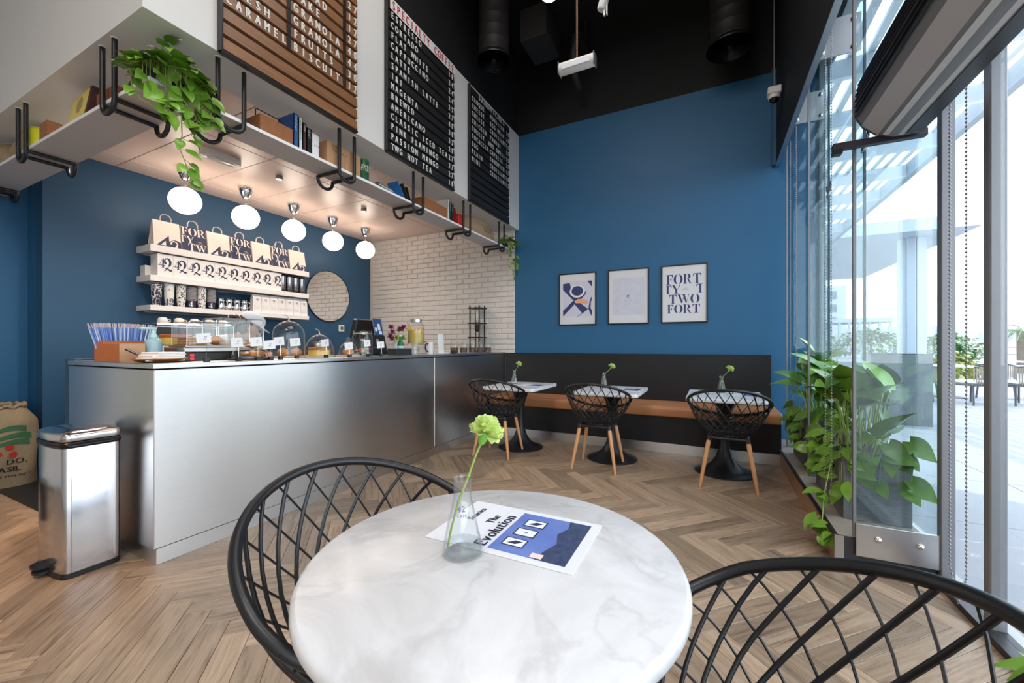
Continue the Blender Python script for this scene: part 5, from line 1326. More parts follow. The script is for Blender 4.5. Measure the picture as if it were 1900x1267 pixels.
MB().lathe([(.02, .43), (.045, .45), (.045, .60)], 20, cap0=False, cap1=False).build('water_chamber', GLASSW, cd, 50); MB().lathe([(.012, .29), (.038, .31), (.038, .39)], 20, cap1=False).build('coffee_chamber', pm('ground_coffee', (50, 38, 32), .6), cd, 50); MB().lathe([(.045, .03), (.05, .05), (.03, .12), (.018, .15), (.018, .19)], 20, cap1=False).build('carafe', GLASSW, cd, 50)

# ---- espresso machine and cups on the back counter
BZ = .9405
es = thing('espresso_machine', 'steel and black espresso machine behind the straws', 'coffee machine', (-4.86, 2.28, BZ))
MB().box(-.25, .20, -.36, .36, .08, .40, .015).build('body', STEELS, es); MB().box(-.24, .22, -.35, .35, .02, .08, .006).build('drip_tray', BLACKM, es); MB().box(-.26, .23, -.37, .37, .401, .42, .004).build('cup_rail', CHROME, es); MB().box(.201, .215, -.36, .36, .30, .38, .004).build('control_panel', BLACKM, es)
for yy in (-.2, .15):
    h = MB(Matrix.Translation((.24, yy, .25))).lathe([(.04, -.05), (.045, 0), (.045, .05)], 20).build('group_head', CHROME, es, 50); MB().tube([(.27, yy, .20), (.40, yy, .19)], .014, 8).build('portafilter', BLACKM, h, 60)
MB().tube([(.22, -.33, .32), (.30, -.34, .26), (.31, -.34, .10)], .006, 6).build('steam_wand', CHROME, es, 60)
for sx in (-.2, .18):
    for sy in (-.3, .3): MB().box(sx - .02, sx + .02, sy - .02, sy + .02, 0, .02).build('foot', BLACKM, es)
cu0 = None
cup_l = ['on the machine top nearest the straws', 'second along the machine top', 'third along the machine top', 'fourth along the machine top', 'at the far end of the machine top']
for k in range(5):
    if cu0 is None:
        cu0 = thing('upturned_cup', 'x', 'cup', group='upturned cups on the espresso machine')
        MB().lathe([(.045, 0), (.044, .02), (.034, .05), (.022, .058), (0, .058)], 24, cap1=False).build('bowl', pm('cream_china', (222, 212, 200), .3), cu0, 60); MB().tube([(0, .042, .012), (0, .064, .018), (0, .062, .036), (0, .038, .042)], .005, 6).build('handle', MATS['cream_china'], cu0, 60)
        b = cu0
    else: b = copy_tree(cu0)
    b['label'] = 'upturned cream cup ' + cup_l[k]; b.location = (-4.78, 2.02 + .135 * k, BZ + .4205)
pt = thing('steel_pot', 'lidded steel pot on the back counter behind the broad cloche', 'pot', (-4.80, 3.78, BZ)); MB().lathe([(.12, 0), (.125, .01), (.125, .22)], 32).build('body', STEELS, pt, 50); MB().lathe([(.128, .221), (.128, .235), (.06, .255), (0, .26)], 32).build('lid', STEELS, pt, 50); MB().lathe([(.012, .255), (.018, .28), (.010, .29)], 12).build('knob', BLACKM, pt); MB().box(-.02, .02, -.17, -.126, .16, .18).build('handle', BLACKM, pt); MB().box(-.02, .02, .126, .17, .16, .18).build('handle', BLACKM, pt)
gr = thing('coffee_grinder', 'dark coffee grinder beside the espresso machine', 'grinder', (-4.82, 2.95, BZ)); MB().box(-.10, .10, -.08, .08, 0, .26, .012).build('body', BLACKM, gr); MB(Matrix.Translation((0, 0, .261))).lathe([(.05, 0), (.09, .10), (.09, .12)], 20).build('hopper', GLASSW, gr, 50); MB().box(.10, .15, -.02, .02, .14, .18).build('spout', CHROME, gr)

# ---- barista bending over behind the bar
pe = thing('person', 'person in a white cap and pale shirt bending behind the bar', 'person', (-3.79, 1.98, 0), .0)
def skin_mesh(name, verts, edges, mat, parent, sub=2, root=0):
    me = bpy.data.meshes.new(name); me.from_pydata([v[0] for v in verts], edges, []); o = link(name, me, parent)
    sk_ = o.modifiers.new('skin', 'SKIN'); sk_.use_smooth_shade = True
    for i, v in enumerate(verts):
        d = me.skin_vertices[0].data[i]; d.radius = (v[1], v[1] if len(v) < 3 else v[2]); d.use_root = (i == root)
    s_ = o.modifiers.new('subdivision', 'SUBSURF'); s_.levels = sub; s_.render_levels = sub
    me.materials.append(mat); return o
SKIN = pm('skin', (206, 158, 132), .55, sss=.05); SHIRT = pm('pale_work_shirt', (214, 216, 226), .8, bump=(40, .15)); TROU = pm('dark_trousers', (40, 42, 50), .8); HAIR = pm('dark_hair', (34, 26, 24), .6, bump=(120, .5)); CAPW = pm('white_cap_cloth', (232, 232, 238), .8)
# local axes: the person leans along +x / +y towards the counter
V = [((0, 0, .88), .15, .13), ((.02, .0, 1.0), .15, .12), ((.09, .03, 1.10), .16, .125), ((.15, .05, 1.17), .13, .11), ((.205, .075, 1.205), .055), ((.235, .09, 1.235), .05),
     ((.08, -.17, 1.13), .065), ((.13, -.22, .99), .050), ((.30, -.16, 1.085), .038), ((.16, .24, 1.12), .065), ((.24, .30, .99), .050), ((.36, .18, 1.085), .038),
     ((-.01, -.10, .80), .10), ((.03, -.11, .46), .065), ((-.02, -.11, .08), .045), ((.06, -.11, .04), .04), ((-.01, .10, .80), .10), ((.03, .11, .46), .065), ((-.02, .11, .08), .045), ((.06, .11, .04), .04)]
Eg = [(0, 1), (1, 2), (2, 3), (3, 4), (4, 5), (3, 6), (6, 7), (7, 8), (3, 9), (9, 10), (10, 11), (0, 12), (12, 13), (13, 14), (14, 15), (0, 16), (16, 17), (17, 18), (18, 19)]
skin_mesh('body', V, Eg, SHIRT, pe)
HM = Matrix.Translation((.265, .105, 1.30)) @ Matrix.Rotation(1.1, 4, 'Z') @ Matrix.Rotation(.55, 4, 'Y')     # head, face along local +x
hd = MB(HM)
hd.ball((0, 0, .015), .092, .075, .105, 24, 16)
hd.ball((.035, 0, -.055), .055, .052, .055, 18, 10)
hd.ball((.098, 0, -.015), .016, .012, .020, 12, 8); hd.ball((.010, .078, -.005), .014, .010, .026, 10, 8); hd.ball((.010, -.078, -.005), .014, .010, .026, 10, 8)
hd.tube([(-.02, 0, -.06), (-.05, 0, -.14)], .045, 12)
ho = hd.build('head', SKIN, pe, 80)
for s_ in (-1, 1): MB(HM).ball((.083, s_ * .030, .012), .009, .012, .007, 10, 6).build('eye', pm('eye_dark', (30, 26, 26), .2), ho, 80)
MB(HM).ball((.083, 0, -.062), .010, .022, .006, 10, 6).build('mouth', pm('lip', (166, 96, 88), .5), ho, 80)
hr = MB(HM).ball((-.022, 0, .010), .088, .084, .100, 20, 14); hr.ball((-.07, 0, -.07), .040, .055, .055, 14, 8); hr.build('hair', HAIR, pe, 80)
cp = MB(HM); cp.lathe([(.094, .045), (.098, .055), (.096, .085), (.078, .118), (.045, .135), (.001, .140)], 24, cap0=False, cap1=False, sy=.90); cpo = cp.build('cap', CAPW, pe, 80)
vs = []
for i in range(13):
    a = -1.1 + 2.2 * i / 12; vs += [(.090 * math.cos(a), .086 * math.sin(a), .050), (.090 * math.cos(a) + .068 * math.cos(a), .090 * math.sin(a), .040), (.090 * math.cos(a) + .068 * math.cos(a), .090 * math.sin(a), .044), (.090 * math.cos(a), .086 * math.sin(a), .054)]
fs = []
for i in range(12):
    for k in range(4): fs.append((i * 4 + k, i * 4 + (k + 1) % 4, (i + 1) * 4 + (k + 1) % 4, (i + 1) * 4 + k))
MB(HM).add(vs, fs).build('cap_peak', CAPW, cpo, 60)
def hand(parent, wrist, fwd, side):
    f = Vector(fwd).normalized(); s_ = Vector(side).normalized(); w0 = Vector(wrist); verts = [(w0, .022, .026)]; eds = []
    palm = w0 + f * .055; verts.append((palm, .020, .034)); eds.append((0, 1))
    o = skin_mesh('hand', [(tuple(v[0]), v[1], v[2]) for v in verts], eds, SKIN, parent)
    for k, (off, ln) in enumerate(((-.027, .060), (-.009, .072), (.009, .068), (.027, .055))):
        b0 = palm + s_ * off + f * .012; p1 = b0 + f * ln * .5 + Vector((0, 0, -.006)); p2 = b0 + f * ln * .85 + Vector((0, 0, -.028))
        MB().tube([b0, p1, p2], [.0088, .0082, .0068], 8).build('finger', SKIN, o, 70)
    t0 = w0 + f * .02 - s_ * .022; MB().tube([t0, t0 - s_ * .026 + f * .022, t0 - s_ * .030 + f * .048 + Vector((0, 0, -.012))], [.011, .0095, .0075], 8).build('thumb', SKIN, o, 70)
hand(pe, (.30, -.16, 1.085), (1, .25, -.08), (-.25, 1, 0)); hand(pe, (.36, .18, 1.085), (1, -.2, -.08), (.2, -1, 0))
# ================================================================= flasks with carnations, magazines
def petal_mesh():
    vs, fs = [], []; n = 5
    for i in range(4):
        t = i / 3
        for k in range(n):
            u = -1 + 2 * k / (n - 1); w = .012 * (.3 + .9 * t)
            vs.append((u * w, .030 * t + (.002 * (k % 2) if i == 3 else 0), .006 * t * t + .003 * t * math.sin(u * 5)))
    for i in range(3):
        for k in range(n - 1): fs.append((i * n + k, i * n + k + 1, (i + 1) * n + k + 1, (i + 1) * n + k))
    me = bpy.data.meshes.new('petal'); me.from_pydata(vs, [], fs); me.update(); me.polygons.foreach_set('use_smooth', [True] * len(me.polygons))
    me.materials.append(pm('lime_carnation_petal', (206, 226, 120), .6, noise=(60, (224, 236, 160), .8), var=.1, sss=.1)); return me
PETAL = petal_mesh()
def flask(label, loc, rz=0.0):
    t = thing('conical_flask', label, 'flask', loc, rz, 'conical flask vases')
    o = [(.036, .0), (.0405, .003), (.0415, .010), (.040, .020), (.0205, .108), (.018, .118), (.0178, .145), (.0215, .152), (.0215, .156)]
    MB().lathe(o + [(.0185, .156), (.0162, .145), (.0165, .118), (.0190, .108), (.0380, .020), (.039, .010), (.036, .004), (.0005, .0035)], 36, cap1=False).build('glass', thin_glass('clear_flask_glass', (254, 255, 255), 1.3), t, 60)
    MB().lathe([(.0005, .0042), (.036, .0045), (.0382, .010), (.0372, .0225), (.0005, .0225)], 32, cap0=False, cap1=False).build('water', thin_glass('vase_water', (246, 249, 250), 1.3), t, 60)
    g = MB(); q = MB(); text_into(q, '42', -.012, .094, .012); text_into(q, 'CAFE', -.012, .084, .006)
    g.add([((.0412 - (p[1] - .020) * .222) * math.cos(p[0] / .025 - .95), (.0412 - (p[1] - .020) * .222) * math.sin(p[0] / .025 - .95), p[1]) for p in q.v], q.f); g.build('printed_logo', pm('violet_print', (96, 92, 150), .5), t, 0)
    return t
def carnation(label, loc, rz=0.0, pts=None):
    t = thing('carnation', label, 'flower', loc, rz, 'lime green carnations')
    pts = [Vector(p) for p in (pts or [(-.030, 0, .010), (-.024, 0, .045), (-.008, .0, .105), (.013, .0, .158), (.026, .0, .196), (.038, .0, .225)])]
    MB().tube(pts, .0022, 8).build('stem', STEMG, t, 60)
    for k in (2, 3): MB().ball(pts[k], .0036, seg=10, rings=6).build('stem_node', pm('leaf_node', (140, 176, 70), .5), t, 70)
    ax = (pts[-1] - pts[-2]).normalized(); c = pts[-1]
    M = ax.to_track_quat('Z', 'Y').to_matrix().to_4x4(); M.translation = c
    MB(M).lathe([(.003, -.004), (.008, .002), (.0105, .014), (.0125, .024), (.011, .026)], 14).build('calyx', pm('calyx_green', (120, 180, 66), .5), t, 60)
    rr = random.Random(int(abs(loc[0]) * 100))
    for q in range(46):
        a = q * 2.399; e = 1.35 - 1.55 * (q / 46) ** .8
        d = (M.to_3x3() @ Vector((math.cos(a) * math.cos(e), math.sin(a) * math.cos(e), math.sin(e)))).normalized()
        put_leaf(t, PETAL, c + (M.to_3x3() @ Vector((0, 0, .022))) + d * .003, d, M.to_3x3() @ Vector((rr.uniform(-.6, .6), rr.uniform(-.6, .6), 1)), rr.uniform(.9, 1.15), 'petal')
    return t
flask('conical glass flask standing on the round marble table', (-.4613, .7035, TZ + .0005))
cv = math.atan2(math.sin(TH), math.cos(TH))
carnation('lime green carnation in the flask on the round marble table', (-.4613, .7035, TZ + .002), TH)
far = [(-2.06, 4.24, 'beside the steel counter', .15), (-1.02, 4.27, 'in the middle of the bench', .55), (.085, 4.30, 'beside the window plants', .5)]
for x, y, lb, an in far:
    flask('conical glass flask on the bistro table ' + lb, (x, y, .7005), .4)
    carnation('lime green carnation in the flask on the bistro table ' + lb, (x, y, .702), TH, [(-.020, 0, .008), (-.004, .0, .10), (.012 + an * .02, .0, .158), (.025 + an * .06, .0, .185), (.030 + an * .07, .0, .200)])
def magazine(label, x0, x1, y0, y1, z, full):
    t = thing('cafe_magazine', label, 'magazine', (x0, y0, z), 0, 'printed magazines on the tables'); w, d = x1 - x0, y1 - y0
    MB().box(0, w, 0, d, 0, .0022, .0004).build('pages', pm('matt_magazine_paper', (228, 226, 230), .5), t); MB().box(.112 * w / .343, .1125 * w / .343, .001, d - .001, .0022, .0024).build('fold_shade', pm('fold_shade_grey', (190, 188, 192), .6), t)  # thin grey strip paints the shade along the fold
    pz = .0024
    px0, px1, py0, py1 = .150 / .343 * w, .322 / .343 * w, .017, d - .018
    SKYB = bpy.data.materials.get('magazine_photo_blue')
    if not SKYB:
        SKYB = pm('magazine_photo_blue', (74, 98, 170), .4, noise=(7, (132, 152, 212), .9))
    g = MB(); g.add([(px0, py0, pz), (px1, py0, pz), (px1, py1, pz), (px0, py1, pz)], [(0, 1, 2, 3)]); g.build('printed_photo', SKYB, t, 0)
    DK = pm('magazine_photo_dark', (34, 42, 66), .4, noise=(60, (86, 96, 130), .7))
    pw_, pd_ = px1 - px0, py1 - py0
    g = MB(); g.add([(px0 + pw_ * a, py0 + pd_ * b, pz + .0002) for a, b in [(.62, 0), (1, 0), (1, 1), (.70, 1), (.74, .8), (.66, .62), (.74, .4), (.66, .18)]], [tuple(range(8))]); g.build('printed_photo', DK, t, 0)
    if full:
        for k in range(3):
            a0, b0 = .10 + .02 * k, .14 + .26 * k
            for ins, m_, dz in ((0, NAVY, .0003), (.018, PAPERW, .0005)):
                g = MB(); g.add([(px0 + pw_ * (a0 + ins), py0 + pd_ * (b0 + ins), pz + dz), (px0 + pw_ * (a0 + .30 - ins), py0 + pd_ * (b0 + ins), pz + dz), (px0 + pw_ * (a0 + .30 - ins), py0 + pd_ * (b0 + .19 - ins), pz + dz), (px0 + pw_ * (a0 + ins), py0 + pd_ * (b0 + .19 - ins), pz + dz)], [(0, 1, 2, 3)]); g.build('printed_picture', m_, t, 0)
            g = MB(); c_ = (px0 + pw_ * (a0 + .15), py0 + pd_ * (b0 + .095))
            g.add([(c_[0] + x, c_[1] + y, pz + .0007) for x, y in ([(-.016, -.008), (.0, .008), (.018, .006), (.004, -.008)] if k != 1 else [(-.004, -.003), (.002, .004), (.006, 0), (.0, -.005)])], [(0, 1, 2, 3)]); g.build('printed_picture', NAVY if k != 1 else GREYM, t, 0)
        g = MB(); g.add([(px0 + pw_ * .55, py0 + .004, pz + .0004), (px0 + pw_ * .70, py0 + .004, pz + .0004), (px0 + pw_ * .70, py0 + .022, pz + .0004), (px0 + pw_ * .55, py0 + .022, pz + .0004)], [(0, 1, 2, 3)]); g.build('printed_photo', pm('magazine_warm_spot', (236, 214, 206), .5), t, 0)
        for s_, xx, yy, h_ in (('Stories', .052, .118, .018), ('The', .106, .12, .022), ('Evolution', .142, .020, .031)):
            g = MB(basis((xx, yy, pz + .0003), (0, 1, 0), (-1, 0, 0))); text_into(g, s_, 0, 0, h_, wide=.92, bold=.0024, gap=.12); g.build('printed_title', pm('magazine_ink', (40, 44, 62), .6), t, 0)
    return t
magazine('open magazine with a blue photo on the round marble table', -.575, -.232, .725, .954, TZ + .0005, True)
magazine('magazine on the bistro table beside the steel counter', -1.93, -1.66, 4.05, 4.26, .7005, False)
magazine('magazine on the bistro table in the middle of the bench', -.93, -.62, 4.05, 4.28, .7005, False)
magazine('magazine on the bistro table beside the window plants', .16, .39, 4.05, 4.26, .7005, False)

# ================================================================= framed posters on the blue wall
def poster(label, x0, x1):
    z0, z1 = 1.408, 2.086; t = thing('framed_poster', label, 'poster', (x0, YW - .001, z0), 0, 'framed posters over the bench'); w, h = x1 - x0, z1 - z0; k = .013
    for a in ((0, w, 0, k), (0, w, h - k, h)): MB().box(a[0], a[1], -.022, 0, a[2], a[3], .001).build('frame_bar', BLACKM, t)
    for a in ((0, k), (w - k, w)): MB().box(a[0], a[1], -.022, 0, k, h - k, .001).build('frame_bar', BLACKM, t)
    MB().box(k, w - k, -.010, -.002, k, h - k).build('paper', pm('poster_paper', (226, 224, 226), .6), t)
    return t, (lambda d=0: MB(FACE_Y(0, -.0108 - d, 0))), w, h
INKB = pm('poster_navy_ink', (58, 64, 112), .6)
t, A, w, h = poster('framed abstract poster of navy shapes nearest the counter', -1.813, -1.315)
MB(FACE_Y(0, -.0104, 0)).add([(.055, .11, 0), (w - .055, .11, 0), (w - .055, h - .11, 0), (.055, h - .11, 0)], [(0, 1, 2, 3)]).build('printed_ground', pm('poster_pale_lilac', (214, 214, 228), .6), t, 0)
u = lambda pts: [(.055 + (w - .11) * a, .11 + (h - .22) * b, 0) for a, b in pts]
def shape(pts, m_, d, nm='printed_shape'): MB(FACE_Y(0, -.0108 - d, 0)).add(u(pts), [tuple(range(len(pts)))]).build(nm, m_, t, 0)
shape([(0, .95), (.24, .97), (.30, .72), (.62, .60), (.80, .72), (.78, .62), (.55, .42), (.85, .22), (.68, .08), (.40, .36), (.42, .42), (0, .78)], INKB, 0)
shape([(0, .18), (.36, .46), (.46, .40), (0, .02)], INKB, 0)
shape([(.84, 1), (1, 1), (1, .82)], INKB, 0); shape([(.98, .55), (.92, .42), (.88, .22), (.94, .08), (1, 0), (1, .15), (.95, .24), (.96, .38), (1, .5)], INKB, 0); shape([(.52, 0), (.86, .20), (.86, .22), (.52, .02)], INKB, 0)
shape([(.5 + .27 * math.cos(a / 12 * 6.283), .72 + .185 * math.sin(a / 12 * 6.283)) for a in range(12)], PAPERW, .0004); shape([(.5 + .20 * math.cos(a / 16 * 6.283), .73 + .14 * math.sin(a / 16 * 6.283)) for a in range(16)], INKB, .0008)
shape([(.40, .44), (.52, .50), (.66, .50), (.84, .46), (.88, .36), (.74, .34), (.60, .38), (.44, .38)], pm('poster_orange_ink', (236, 176, 132), .6), .0012)
t, A, w, h = poster('framed pale sketch poster with a tiny logo in the middle', -1.164, -.673)
MB(FACE_Y(0, -.0104, 0)).add([(.055, .11, 0), (w - .055, .11, 0), (w - .055, h - .11, 0), (.055, h - .11, 0)], [(0, 1, 2, 3)]).build('printed_ground', pm('poster_pale_sketch', (218, 218, 228), .6, noise=(10, (206, 206, 218), .5)), t, 0)
g = A(); dido_into(g, '4', w / 2 - .025, h / 2 - .012, .030, .7); dido_into(g, '2', w / 2 - .008, h / 2 - .022, .042, .7); g.build('printed_logo', INKB, t, 0)
g = A(); text_into(g, 'CAFE FORTY TWO', w / 2 - .045, h / 2 - .05, .008, wide=.8); g.build('printed_caption', pm('poster_grey_ink', (150, 150, 164), .6), t, 0)
rr = random.Random(12); g = A()
for k in range(60):
    a, b = rr.choice(((.02, .14), (.70, .95), (.1, .25))), rr.choice(((.02, .2), (.62, .95), (.3, .45)))
    x, y = .055 + (w - .11) * rr.uniform(*a), .11 + (h - .22) * rr.uniform(*b); q = rr.uniform(-.6, .9); l = rr.uniform(.004, .018)
    g.add([(x, y, 0), (x + l * math.cos(q), y + l * math.sin(q), 0), (x + l * math.cos(q) + .001, y + l * math.sin(q) + .002, 0), (x + .001, y + .002, 0)], [(0, 1, 2, 3)])
o = g.build('printed_sketch', MATS['poster_grey_ink'], t, 0); o['kind'] = 'stuff'
t, A, w, h = poster('framed poster of large navy lettering nearest the shopfront', -.533, -.038)
cl = (.055, w - .055, .11, h - .11)
for s_, x, y, hh, wd in (('FORT', .055, .452, .114, .93), ('TY', .030, .342, .100, 1.0), ('T', w - .118, .342, .100, 1.0), ('TWO', .085, .226, .104, 1.0), ('FORT', .065, .114, .100, 1.0)):
    g = A(); dido_into(g, s_, x, y, hh, wd, .04, cl); g.build('printed_lettering', INKB, t, 0)
g = A(); text_into(g, 'CAFE', w / 2 + .0, .395, .010); text_into(g, 'FORTY TWO', w / 2 - .015, .378, .008); g.build('printed_caption', INKB, t, 0)

# ================================================================= high ceiling: ducts, lamps, sensors
DUCT = pm('black_painted_duct', (40, 38, 37), .55)
def duct(label, x, y, z, r):
    t = thing('air_duct', label, 'duct', (x, y, z), 0, 'black round ceiling ducts')
    prof = []
    for k in range(9): zz = .06 + (ZC - z - .06) * k / 8; prof += [(r, zz), (r * 1.012, zz + .006), (r, zz + .012)]
    prof = [p for p in prof if p[1] < ZC - z]
    MB().lathe(prof + [(r, ZC - z)], 32).build('pipe', DUCT, t, 60)
    MB().lathe([(r * 1.18, 0), (r * 1.20, .01), (r * 1.05, .05), (r, .06)], 36, cap0=False).build('flange', BLACKM, t, 60)
    for k in range(5):
        q = r * (1.10 - .20 * k); MB().lathe([(q, .004), (q - r * .10, .035), (q - r * .11, .033), (q - .006, .002)], 32, cap0=False, cap1=False).build('diffuser_ring', BLACKM, t, 60)
    MB().lathe([(.02, .0), (.03, .02), (.0, .03)], 16).build('diffuser_cone', BLACKM, t, 60)
    return t
duct('black round duct with ring diffuser above the sandwich board', -2.09, 3.80, 4.18, .160); duct('black round duct with ring diffuser near the shopfront', .17, 4.62, 4.13, .185)
t = thing('conduit_box', 'black ceiling services box beside the duct', 'duct', (-1.75, 4.3, 4.55)); MB().box(-.18, .14, -.2, .25, 0, .35, .01).build('body', DUCT, t); MB().tube([(.0, .1, .36), (.0, .1, .65)], .04, 10).build('pipe', DUCT, t, 60)
t = thing('ceiling_pipe', 'black pipe bending below the ceiling near the ducts', 'pipe', (-1.4, 4.5, 4.5)); MB().tube([(0, .4, .3), (0, .1, .28), (.0, .0, .2), (-.02, -.02, .0), (-.05, .1, -.15), (-.05, .3, -.2)], .045, 10).build('pipe', DUCT, t, 60); MB().tube([(0, .4, .3), (0, .4, .7)], .02, 8).build('hanger', DUCT, t, 60)
t = thing('exit_lamp', 'white tubular emergency lamp hanging on a thin rod', 'lamp', (-.90, 2.92, 3.24))
MB(Matrix.Rotation(PI / 2, 4, 'Y')).lathe([(.036, -.135), (.040, -.130), (.040, .130), (.036, .135)], 20, sx=1.15).build('body', WHITEM, t, 50); MB().box(-.11, .11, -.046, -.036, -.03, .012, .003).build('diffuser', pm('frosted_diffuser', (214, 218, 224), .3), t)
for s_ in (-1, 1): MB().box(s_ * .135 - .004, s_ * .135 + .004, -.04, .04, -.044, .044, .003).build('end_cap', GREYM, t)
MB().tube([(0, 0, .045), (0, 0, ZC - 3.24)], .008, 8).build('rod', pm('copper_rod', (120, 92, 76), .4, .6), t)
t = thing('globe_lamp', 'small lit globe lamp hanging high under the black ceiling', 'pendant lamp', (-1.19, 3.10, 4.0)); MB().ball((0, 0, .06), .085, seg=24, rings=14).build('globe', GLOBE, t, 80); MB().tube([(0, 0, .14), (0, 0, ZC - 4.0)], .004, 6).build('cord', BLACKM, t)
t = thing('track_spotlight', 'white track spotlight under the black ceiling', 'spotlight', (-.74, 2.99, 3.62)); MB(Matrix.Rotation(.3, 4, 'Y')).lathe([(.028, .02), (.034, .03), (.034, .14)], 18).build('head', WHITEM, t, 50); MB().box(.022, .034, -.008, .008, -.03, .08).box(.044, .052, -.008, .008, -.03, .08).build('bracket', WHITEM, t); MB().tube([(.04, 0, .12), (.04, 0, ZC - 3.62)], .006, 6).build('stem', WHITEM, t)
t = thing('dome_camera', 'white security camera hanging beside the black pelmet', 'camera', (.535, 4.55, 3.46)); MB().box(-.055, .055, -.055, .055, .06, .13, .008).build('housing', WHITEM, t); MB().lathe([(.048, .028), (.052, .06)], 20).build('collar', WHITEM, t, 50); MB().lathe([(.001, -.01), (.022, -.004), (.038, .012), (.043, .028)], 20, cap0=False).build('dome', pm('dark_dome', (30, 30, 32), .08), t, 60); MB().tube([(0, 0, .13), (0, 0, ZC - 3.46)], .005, 6).build('pole', GREYM, t)

# ---- air curtain over the shopfront door
t = thing('air_curtain', 'long grey air curtain unit mounted above the shopfront door', 'air curtain', (.80, 2.60, 2.17))
prof = [(.10, .30), (-.08, .30), (-.125, .27), (-.150, .20), (-.145, .13), (-.115, .07), (-.065, .025), (.0, .0), (.09, .0), (.115, .02), (.115, .28)]
def sweep(pr_, y0, y1): n = len(pr_); return MB().add([(x, y0, z) for x, z in pr_] + [(x, y1, z) for x, z in pr_], [tuple(range(n))[::-1], tuple(range(n, 2 * n))] + [(i, (i + 1) % n, n + (i + 1) % n, n + i) for i in range(n)])
sweep(prof, -2.2, 0).build('casing', pm('silver_casing', (150, 151, 156), .4, .1), t, 25)
for k in range(7):
    a = k / 6; MB().box(-.156 + .03 * max(0, a - .6), -.145 + .03 * max(0, a - .6), -2.18, -.02, .118 + .155 * a, .128 + .155 * a).build('grille_bar', BLACKM, t)
sweep([(-.120, .072), (-.068, .022), (-.064, .018), (-.126, .078)], -2.19, -.01).build('front_band', pm('light_grey_band', (212, 212, 216), .35), t, 0)
sweep([(-.045, .014), (.03, -.004), (.032, .002), (-.045, .020)], -2.19, -.01).build('white_stripe', WHITEM, t, 0)
MB().box(.040, .10, -2.18, -.02, -.004, .004).build('outlet_slot', BLACKM, t)
sweep([(p[0] * 1.02, p[1] * 1.01) for p in prof], 0, .012).build('end_cap', pm('dark_end_cap', (84, 84, 88), .4), t, 25)
g = MB(basis((-.1545, -.55, .082), (0, -1, 0), Vector((.03, 0, .05)).normalized())); text_into(g, '6V', 0, 0, .03); g.build('printed_mark', BLACKM, t, 0)
MB().box(-.235, .13, .012, .05, -.012, .022, .002).build('mounting_rail', DARKM, t)
MB().box(-.235, -.195, .008, .055, -.035, -.012, .002).build('rail_stop', BLACKM, t)

# ---- beaded blind chains
bead = MB().ball((0, 0, 0), .0048, seg=6, rings=4)
def chain(label, x, y, dy, z0, dx=0.0):
    t = thing('blind_chain', label, 'blind chain', (x, y, z0), 0, 'beaded blind chains by the glass')
    for s_ in (0, 1):
        g = MB(); n = int((3.0 - z0) / .0175); c = MB()
        for k in range(n):
            z = .012 + k * .0175; q = min(1, k / 8)
            M = Matrix.Translation(((s_ - .5) * dx * q, (s_ - .5) * dy * q, z)); g.add([tuple(M @ Vector(v)) for v in bead.v], bead.f)
        o = g.build('bead_strand', pm('steel_chain_bead', (150, 146, 146), .35, .6), t, 80); o['kind'] = 'stuff'
        MB().tube([(0, 0, .01), ((s_ - .5) * dx, (s_ - .5) * dy, .15), ((s_ - .5) * dx, (s_ - .5) * dy, 3.0 - z0)], .001, 4).build('cord', GREYM, t)
    return t
chain('beaded blind chain nearest the blue wall', .64, 4.25, .28, .62); chain('beaded blind chain hanging before the window planters', .63, 3.02, .14, .19); chain('beaded blind chain hanging beside the shopfront post', .955, 2.42, .13, .02)
